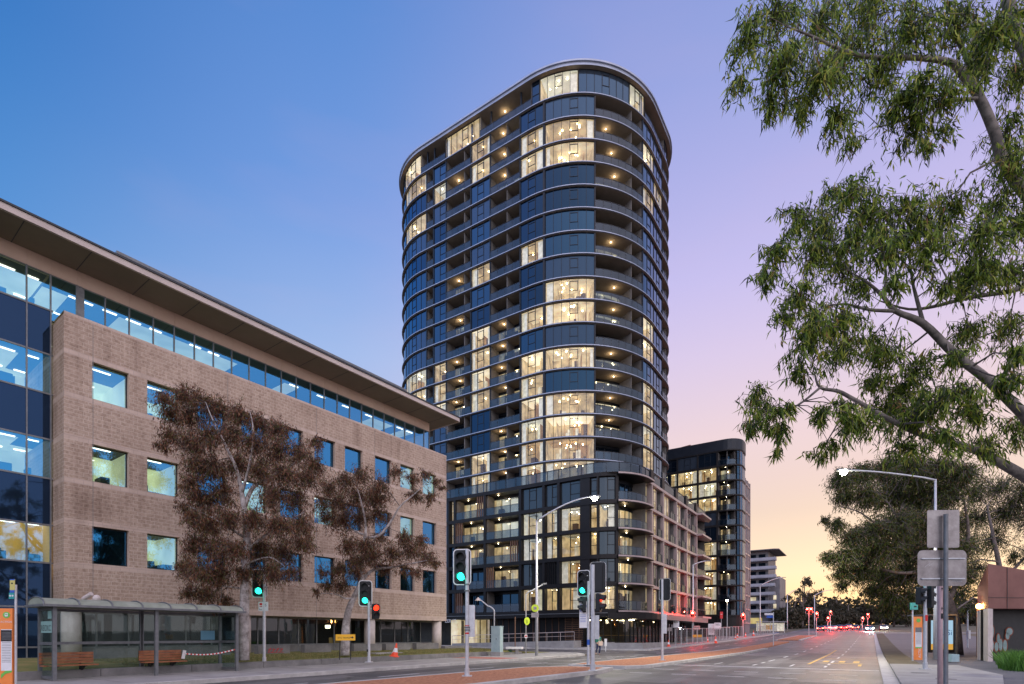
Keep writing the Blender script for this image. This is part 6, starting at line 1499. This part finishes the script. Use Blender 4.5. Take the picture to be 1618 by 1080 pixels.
def gum(name, label, base, limbs, clumps, leaf=(.14,.025), dens=1.0, lmat='leaf_green', bmat='bark_pale', seed=1, droop=1.0, twr=.008, group=None, twig=True, cat='tree', sides=8, flat=1.0):
    """limbs: [(points, radii)]; clumps: [(centre, radius, leaf count)]"""
    rs = np.random.default_rng(seed); o = thing(name, label, cat, base, 0, group, base); org = base
    ORG[o.name] = base
    tr = MB(); nodes = []
    for pts, rad in limbs:
        pts = [Vector(p) for p in pts]
        # smooth the polyline
        q = []; rr = []
        for i in range(len(pts)-1):
            p0, p1, p2, p3 = pts[max(i-1, 0)], pts[i], pts[i+1], pts[min(i+2, len(pts)-1)]
            for k in range(4):
                t = k/4; q.append(.5*((2*p1)+(p2-p0)*t+(2*p0-5*p1+4*p2-p3)*t*t+(-p0+3*p1-3*p2+p3)*t**3)); rr.append(rad[i]+(rad[i+1]-rad[i])*t)
        q.append(pts[-1]); rr.append(rad[-1]); tr.tube(q, rr, sides); nodes += [(p, r) for p, r in zip(q, rr)]
    tr.build('trunk', M[bmat], o, smooth=True)
    NP = np.array([tuple(p) for p, _ in nodes]); NR = np.array([r for _, r in nodes])
    tw_ = MB(); pos = []; dr = []
    for c, r, cnt in clumps:
        c = np.array(c); cnt = int(cnt*dens)
        dd = np.linalg.norm(NP-c, axis=1)+ NR*0; i = int(np.argmin(dd)); st = NP[i]
        if dd[i] > r*.25 and twig:
            mid = (st+c)/2+rs.normal(size=3)*.12*dd[i]*.5+np.array([0,0,.08*dd[i]]); w0 = min(NR[i]*.6, max(.012, .012*dd[i]+twr)); tw_.tube([st, mid, c], [w0, w0*.7, w0*.4], 5, caps=False)
        nt_ = max(3, cnt//16)
        for _ in range(nt_):
            v = rs.normal(size=3); v /= np.linalg.norm(v); v[2] *= .95*flat
            end = c+v*r*rs.uniform(.45, 1.1); end[2] -= droop*.12*r; m_ = (c+end)/2+np.array([0,0,.18*r])+rs.normal(size=3)*.08*r
            if twig: tw_.tube([c, m_, end], [twr, twr*.8, twr*.4], 3, caps=False)
            k = max(2, int(cnt/nt_)); ts = rs.uniform(.25, 1.08, k)[:, None]
            p = (1-ts)**2*c+2*ts*(1-ts)*m_+ts**2*end+rs.normal(size=(k, 3))*.07*r
            pos.append(p); q = rs.normal(size=(k, 3))*.55; q[:, 2] -= 1.15*droop; dr.append(q)
    if twig and tw_.f: tw_.build('twigs', M['bark_dark'], o)
    pos = np.vstack(pos); dr = np.vstack(dr)
    leaf_mesh('crown', pos, dr, leaf[0], leaf[1], M[lmat], o, org, rs)
    return o
# ---- foreground gum, trunk just outside the right edge
def pp(l): return [P(a, b, c) for a, b, c in l]
bx_, by_ = 13.2, 11.2
trunk = [(bx_,by_,.05),(bx_-.1,by_-.1,3),(12.3,10.9,6),(11.9,10.6,8.5),(11.6,10.4,11),(11.5,10.3,14),(11.4,10.2,16.5)]
limbs = [(trunk, [.42,.36,.3,.25,.2,.14,.08]),
 ([(12.9,11.1,3.6)]+pp([(1700,800,10.4),(1618,752,10.0),(1585,733,9.8),(1545,712,9.7),(1505,700,9.6),(1465,690,9.5)]), [.2,.13,.095,.085,.07,.05,.03]),
 ([(12.5,11.0,5.2)]+pp([(1690,730,10.2),(1618,655,9.6),(1563,602,9.4),(1507,558,9.3),(1459,511,9.2),(1415,491,9.1),(1396,469,9.0),(1372,447,8.9),(1345,430,8.9)]), [.2,.13,.085,.075,.065,.055,.04,.03,.02,.01]),
 (pp([(1459,511,9.2),(1448,470,9.2),(1441,440,9.3),(1436,395,9.3)]), [.035,.028,.02,.012]),
 (pp([(1415,491,9.1),(1374,489,9.0),(1335,480,8.9),(1300,484,8.9)]), [.03,.024,.016,.01]),
 (pp([(1396,469,9.0),(1400,440,9.0),(1395,400,9.1),(1385,350,9.1)]), [.028,.022,.016,.01]),
 ([(12.0,10.7,8.2)]+pp([(1640,450,10.2),(1595,460,10),(1530,470,9.9),(1475,484,9.8),(1435,488,9.7),(1390,475,9.7)]), [.09,.055,.04,.035,.028,.02,.01]),
 (pp([(1505,700,9.6),(1440,680,9.5),(1355,634,9.2),(1325,618,9.1),(1296,612,9.0),(1287,590,9.0)]), [.05,.045,.035,.03,.022,.012]),
 (pp([(1296,612,9.0),(1260,640,9.0),(1225,650,9.0),(1205,635,9)]), [.02,.016,.012,.006]),
 ([(11.9,10.6,8.8)]+pp([(1660,340,10.2),(1590,262,10),(1572,210,9.9),(1548,155,9.8),(1520,115,9.7),(1500,98,9.6),(1450,91,9.5),(1375,90,9.4),(1320,74,9.3),(1285,58,9.2),(1245,42,9.2)]), [.18,.12,.09,.08,.072,.065,.052,.042,.034,.026,.02,.01]),
 (pp([(1548,155,9.8),(1535,110,9.8),(1512,60,9.9),(1490,25,9.9)]), [.05,.045,.035,.025]),
 (pp([(1665,160,9.6),(1618,75,9.5),(1600,30,9.5),(1588,-20,9.5),(1570,-90,9.5)]), [.12,.10,.095,.09,.06]),
 (pp([(1548,155,9.8),(1500,160,9.6),(1440,185,9.5),(1390,200,9.4)]), [.03,.025,.018,.01]),
]
limbs.append(([(11.9,10.6,8.6), P(1665,160,9.6)], [.15,.12]))
cl = [(1180,58,38),(1168,125,28),(1225,28,55),(1238,105,50),(1222,165,28),(1295,35,60),(1300,125,55),(1325,190,36),(1375,25,60),(1385,120,50),(1440,200,42),(1440,45,60),(1510,45,55),(1490,150,42),(1570,55,55),(1605,120,45),(1545,110,38),(1345,225,20),
 (1590,210,42),(1600,270,50),(1570,325,40),(1450,140,40),(1340,80,45),(1260,170,30),(1410,165,35),(1600,30,40),(1460,225,22),(1495,205,24),
 (1312,305,26),(1350,302,40),(1262,345,38),(1222,395,34),(1212,440,26),(1295,365,50),(1375,345,50),(1440,328,45),(1500,322,42),(1555,370,50),(1325,425,45),(1262,465,36),(1395,395,40),(1470,400,42),(1540,440,46),(1600,430,46),(1595,515,42),(1530,520,34),(1330,515,50),(1275,535,42),(1262,588,26),(1325,560,40),(1395,560,42),(1450,585,45),(1520,620,36),(1590,600,34),
 (1195,625,32),(1190,672,26),(1230,675,28),(1212,650,30),(1240,640,22),(1300,655,26),(1350,665,40),(1400,645,45),(1450,655,48),(1495,690,36),(1292,722,20),(1530,655,34),(1430,712,34),(1560,700,34),(1605,680,36),(1605,560,30),(1380,600,30),(1500,560,26),(1240,500,26),(1410,450,24),(1500,450,26),(1610,350,42),(1360,450,26),(1230,710,16),(1310,700,18),
 (1300,400,40),(1430,370,38),(1370,540,36),(1420,620,40),(1480,630,38),(1560,420,36),(1350,380,36),(1480,360,34),(1290,500,32),(1330,640,26)]
r_ = np.random.default_rng(11); clumps = []
for px, py, r in cl:
    Yc = 9.4+r_.uniform(-1.1, 1.1)
    if py > 700: Yc = 9.6
    clumps.append((P(px, py, Yc), r*1.12/F_*Yc, r*r*.36))
for _ in range(40):   # the part of the crown outside the frame
    a = r_.uniform(0, 6.28); q = r_.uniform(1, 4.2); clumps.append(((12.4+q*math.cos(a)*.8+.8, 11+q*math.sin(a), r_.uniform(6, 16)), .65, 240))
clumps = [c for c in clumps if (c[0][0]/c[0][1] < 1.05) or r_.random() < .8]
gum('gum_tree', 'large foreground gum tree whose drooping green branches fill the upper right', (bx_, by_, .05), limbs, clumps, leaf=(.165,.025), bmat='bark_mid', seed=4, twr=.006, sides=10)

# ---- brown gums in front of the block building
def clump_list(l, Y, k, sp=1.2, f=1.0):
    r = np.random.default_rng(int(Y*10)); out = []
    for px, py, rr in l:
        y = Y+r.uniform(-sp, sp); out.append((P(px, py, y), rr*f/F_*y, rr*rr*k))
    return out
Y1 = 23.6
b1 = G(385, 1025, .5); Y1 = 23.0; b1 = ((385-CX)/F_*Y1, Y1, .5)
limbs = [([b1]+pp([(386,960,Y1),(388,900,Y1),(390,840,Y1),(384,790,Y1),(375,745,Y1),(355,700,Y1),(335,660,Y1),(325,635,Y1)]), [.24,.20,.17,.15,.11,.075,.045,.022,.01]),
 (pp([(386,800,Y1),(400,770,Y1+.4),(425,755,Y1+.5),(460,735,Y1+.6),(485,715,Y1+.6)]), [.11,.08,.06,.04,.02]),
 (pp([(382,780,Y1),(395,730,Y1-.4),(400,680,Y1-.5),(395,650,Y1-.5)]), [.07,.05,.025,.01]),
 (pp([(388,850,Y1),(340,820,Y1-.3),(300,800,Y1-.4)]), [.06,.04,.02]), (pp([(388,870,Y1),(440,830,Y1+.3),(480,810,Y1+.3)]), [.06,.04,.02]),
 (pp([(387,930,Y1),(350,925,Y1-.4),(320,915,Y1-.6),(300,905,Y1-.6)]), [.04,.03,.02,.01]), (pp([(389,890,Y1),(425,880,Y1+.2),(450,895,Y1+.3)]), [.04,.03,.012])]
cl = [(262,630,20),(290,625,24),(320,635,26),(350,650,28),(380,655,24),(410,668,26),(440,680,26),(300,660,26),(270,655,20),(270,690,20),(300,700,26),(330,690,28),(365,690,28),(400,705,28),(435,715,28),(470,715,26),(495,735,22),(310,735,26),(340,740,28),(375,735,26),(410,745,26),(450,750,28),(485,755,22),(300,765,22),(320,790,26),(350,780,26),(430,785,28),(465,790,26),(305,820,22),(330,830,28),(360,820,26),(400,820,26),(440,830,28),(475,830,26),(310,860,26),(340,870,28),(370,870,26),(410,870,28),(450,875,28),(480,860,22),(295,895,22),(320,905,26),(350,910,26),(300,935,18),(325,940,22),(355,950,16),(385,905,20),(430,905,24),(460,905,18),(260,705,14),(500,700,16),(290,800,14),(345,960,12)]
gum('gum_tree', 'taller brown leaved gum tree with a pale trunk, left one before the block building', b1, limbs, clump_list(cl, Y1, 2.5, f=1.22), leaf=(.15,.030), lmat='leaf_brown', seed=21, twr=.006, group='brown gum trees on the lawn', droop=.9)
Y2 = 28.3; b2 = ((545-CX)/F_*Y2, Y2, .5)
limbs = [([b2]+pp([(546,1000,Y2),(547,985,Y2),(552,960,Y2),(566,930,Y2),(572,915,Y2),(572,890,Y2),(575,860,Y2),(578,830,Y2),(570,790,Y2),(560,760,Y2)]), [.24,.22,.20,.17,.14,.12,.10,.08,.06,.04,.02]),
 (pp([(571,918,Y2),(590,900,Y2+.3),(620,896,Y2+.5),(650,890,Y2+.6),(675,885,Y2+.6)]), [.11,.08,.06,.04,.02]), (pp([(576,850,Y2),(600,845,Y2-.3),(620,820,Y2-.4),(632,800,Y2-.5),(655,780,Y2-.5),(672,765,Y2-.5)]), [.08,.07,.055,.045,.03,.015]),
 (pp([(560,945,Y2),(545,945,Y2-.3),(535,940,Y2-.4),(515,937,Y2-.5),(500,940,Y2-.5)]), [.05,.04,.03,.02,.01]), (pp([(576,845,Y2),(555,835,Y2+.2),(535,815,Y2+.3)]), [.05,.035,.015]), (pp([(572,905,Y2),(560,885,Y2+.3),(540,865,Y2+.3)]), [.05,.035,.015])]
cl = [(520,770,20),(545,760,20),(570,752,20),(600,765,20),(510,795,18),(535,795,24),(565,785,24),(595,790,24),(515,820,18),(540,825,24),(570,820,22),(600,815,20),(625,745,14),(650,755,14),(672,750,12),(690,760,10),(655,780,16),(680,785,14),(550,860,20),(580,865,22),(560,890,22),(535,900,20),(510,905,12),(590,880,22),(620,875,22),(650,870,22),(675,880,18),(690,890,10),(600,850,16),(640,850,18),(665,855,16),(515,925,14),(540,925,18),(565,905,16),(500,935,8),(640,900,12),(660,905,12),(610,900,14),(700,770,8)]
gum('gum_tree', 'smaller leaning brown gum tree, right one before the block building', b2, limbs, clump_list(cl, Y2, 3.0, 1.0, f=1.25), leaf=(.155,.031), lmat='leaf_brown', seed=22, twr=.006, group='brown gum trees on the lawn', droop=.8)

# ---- street trees on the right, behind the signs
Y3 = 40; b3 = (P(1512, 1000, Y3)[0], Y3, .1)
limbs = [([b3]+pp([(1508,980,Y3),(1495,940,Y3),(1470,900,Y3),(1440,860,Y3),(1420,820,Y3),(1400,790,Y3)]), [.4,.32,.26,.2,.15,.1,.05]), (pp([(1498,950,Y3),(1520,900,Y3+1),(1530,850,Y3+1),(1525,800,Y3+1),(1515,760,Y3)]), [.2,.16,.12,.08,.04]),
 (pp([(1470,900,Y3),(1420,905,Y3-1),(1370,890,Y3-1),(1330,870,Y3-1)]), [.14,.1,.07,.03]), (pp([(1450,875,Y3),(1400,840,Y3-.6),(1360,810,Y3-.8),(1330,800,Y3-1)]), [.1,.08,.05,.03])]
cl = [(1330,760,24),(1360,750,28),(1400,745,32),(1440,745,34),(1480,745,34),(1520,750,30),(1335,785,20),(1370,785,28),(1410,785,34),(1450,785,36),(1490,785,34),(1320,830,16),(1345,850,24),(1380,840,28),(1415,830,34),(1455,830,38),(1500,830,34),(1310,880,14),(1335,880,24),(1365,875,28),(1400,870,32),(1440,870,36),(1480,870,34),(1330,905,18),(1360,905,26),(1395,910,30),(1430,910,32),(1470,910,30),(1380,935,20),(1405,945,24),(1435,950,26),(1470,950,26),(1330,925,12),(1400,960,16),(1510,870,30),(1515,910,26),(1305,820,10)]
gum('street_tree', 'big dark spreading gum tree over the right kerb behind the sign backs', b3, limbs, clump_list(cl, Y3, 3.6, 2.5, f=1.15), leaf=(.24,.055), lmat='leaf_dark', seed=31, twr=.02, droop=.7, bmat='bark_dark', group='street trees along the right footpath')
Y4 = 48; b4 = (P(1590, 1000, Y4)[0], Y4, .1)
limbs = [([b4]+pp([(1588,960,Y4),(1580,900,Y4),(1570,850,Y4),(1560,800,Y4)]), [.35,.28,.2,.14,.06]), (pp([(1584,920,Y4),(1620,880,Y4),(1650,860,Y4)]), [.14,.1,.05])]
cl = [(1540,780,30),(1580,775,30),(1620,780,34),(1545,820,30),(1590,815,30),(1640,820,36),(1530,860,30),(1570,855,28),(1540,900,28),(1515,940,26),(1500,900,26),(1560,930,18),(1640,870,32),(1600,800,20),(1530,960,18),(1500,970,18),(1660,780,34),(1600,880,16)]
gum('street_tree', 'sparser dark gum tree right of the big one, glowing sky showing through its leaves', b4, limbs, clump_list(cl, Y4, 2.0, 2.5, f=1.25), leaf=(.23,.06), lmat='leaf_dark', seed=32, twr=.02, droop=.7, bmat='bark_dark', group='street trees along the right footpath')
# ---- far trees beyond the junction
far = [(1268,945,30,178,24,'tall open gum tree standing above the far trees left of the junction'),(1236,966,16,190,0,'low tree next to the foot of the balcony block'),(1250,972,15,172,0,'bushy far tree below the tall open gum'),(1288,968,17,186,0,'rounded far tree right of the tall open gum'),
 (1305,972,14,176,0,'dark far tree behind the left red signals'),(1322,958,18,190,8,'high crowned far tree above the tail-lit cars'),(1340,965,16,180,0,'far tree above the middle of the queue'),(1356,968,15,188,0,'far tree between the two groups of red signals'),(1372,964,17,182,0,'rounded far tree behind the headlights'),
 (1392,960,18,190,0,'broad far tree right of the headlights'),(1412,966,18,178,0,'far tree at the left foot of the big street tree'),(1432,970,18,172,0,'far tree behind the right bus totem'),(1462,968,20,176,0,'far tree behind the dark signal'),(1495,968,22,172,0,'far tree behind the lit poster panel'),(1530,968,22,176,0,'far tree behind the meter post'),(1565,972,20,172,0,'far tree behind the brown building')]
for i, (px, py, r, Y, up, lab) in enumerate(far):
    X = (px-CX)/F_*Y; zb = gw(X, Y); top = P(px, py-r*.6, Y)
    lm = [([(X,Y,zb),(X+.3,Y,zb+(top[2]-zb)*.5), top], [.35,.25,.1])]; rs_ = np.random.default_rng(100+i); cs = []
    if up:
        for k in range(15):
            q = P(px+r*rs_.uniform(-.85, .85), py-up*.3+r*rs_.uniform(-.75, .95), Y+rs_.uniform(-2, 2)); cs.append((q, r*.36/F_*Y, 200)); lm.append(([(X+.3,Y,zb+(top[2]-zb)*.5), tuple((np.array(q)+np.array(top))/2), q], [.16,.1,.05]))
    n_ = 12
    for k in range(n_):
        a = rs_.uniform(0, 6.28); q = math.sqrt(rs_.uniform(0, 1)); cs.append((P(px+r*q*math.cos(a), (982 if up else py)+4+r*.7*q*math.sin(a), Y+rs_.uniform(-3, 3)), r*.45/F_*Y, 330))
    gum('far_tree', lab, (X, Y, zb), lm, cs, leaf=(.75,.34), lmat='leaf_far', seed=200+i, twr=.05, twig=False, group='trees beyond the far junction', bmat='bark_dark', sides=5)
# distant wood closing the horizon, also behind the camera so that the glazing mirrors it
def wood(name, lab, ring, n, hh, seed, leafs, z0=None):
    rs = np.random.default_rng(seed); pos = []
    for _ in range(n):
        t = rs.uniform(0, 1); i = t*(len(ring)-1); k = int(i); f = i-k; a = np.array(ring[k]); b = np.array(ring[min(k+1, len(ring)-1)]); c = a*(1-f)+b*f+rs.normal(size=2)*3
        z = gw(*c) if z0 is None else z0; h = hh*rs.uniform(.55, 1.15); rr = rs.uniform(2.5, 4.5); k = 60
        v = rs.normal(size=(k, 3)); v /= np.linalg.norm(v, axis=1)[:, None]; v *= rs.uniform(.5, 1, (k, 1))
        pos.append(np.stack([c[0]+v[:, 0]*rr, c[1]+v[:, 1]*rr, z+h*.5+v[:, 2]*h*.5], 1))
    pos = np.vstack(pos); d = rs.normal(size=pos.shape); o = leaf_mesh(name, pos, d, leafs, leafs*.7, M['leaf_far'], None, (0,0,0), rs)
    o['kind'] = 'stuff'; o['label'] = lab; o['category'] = 'wood'
wood('distant_wood', 'dark distant wood closing the end of the street below the glowing sky', [(20,235),(70,232),(120,225),(170,215),(230,205)], 420, 11, 5, 1.8)
wood('opposite_trees', 'belt of dark trees across the street facing the block building', [(60,-30),(34,-34),(4,-40),(-40,-50),(-70,-30)], 300, 10, 6, 1.3, 0)
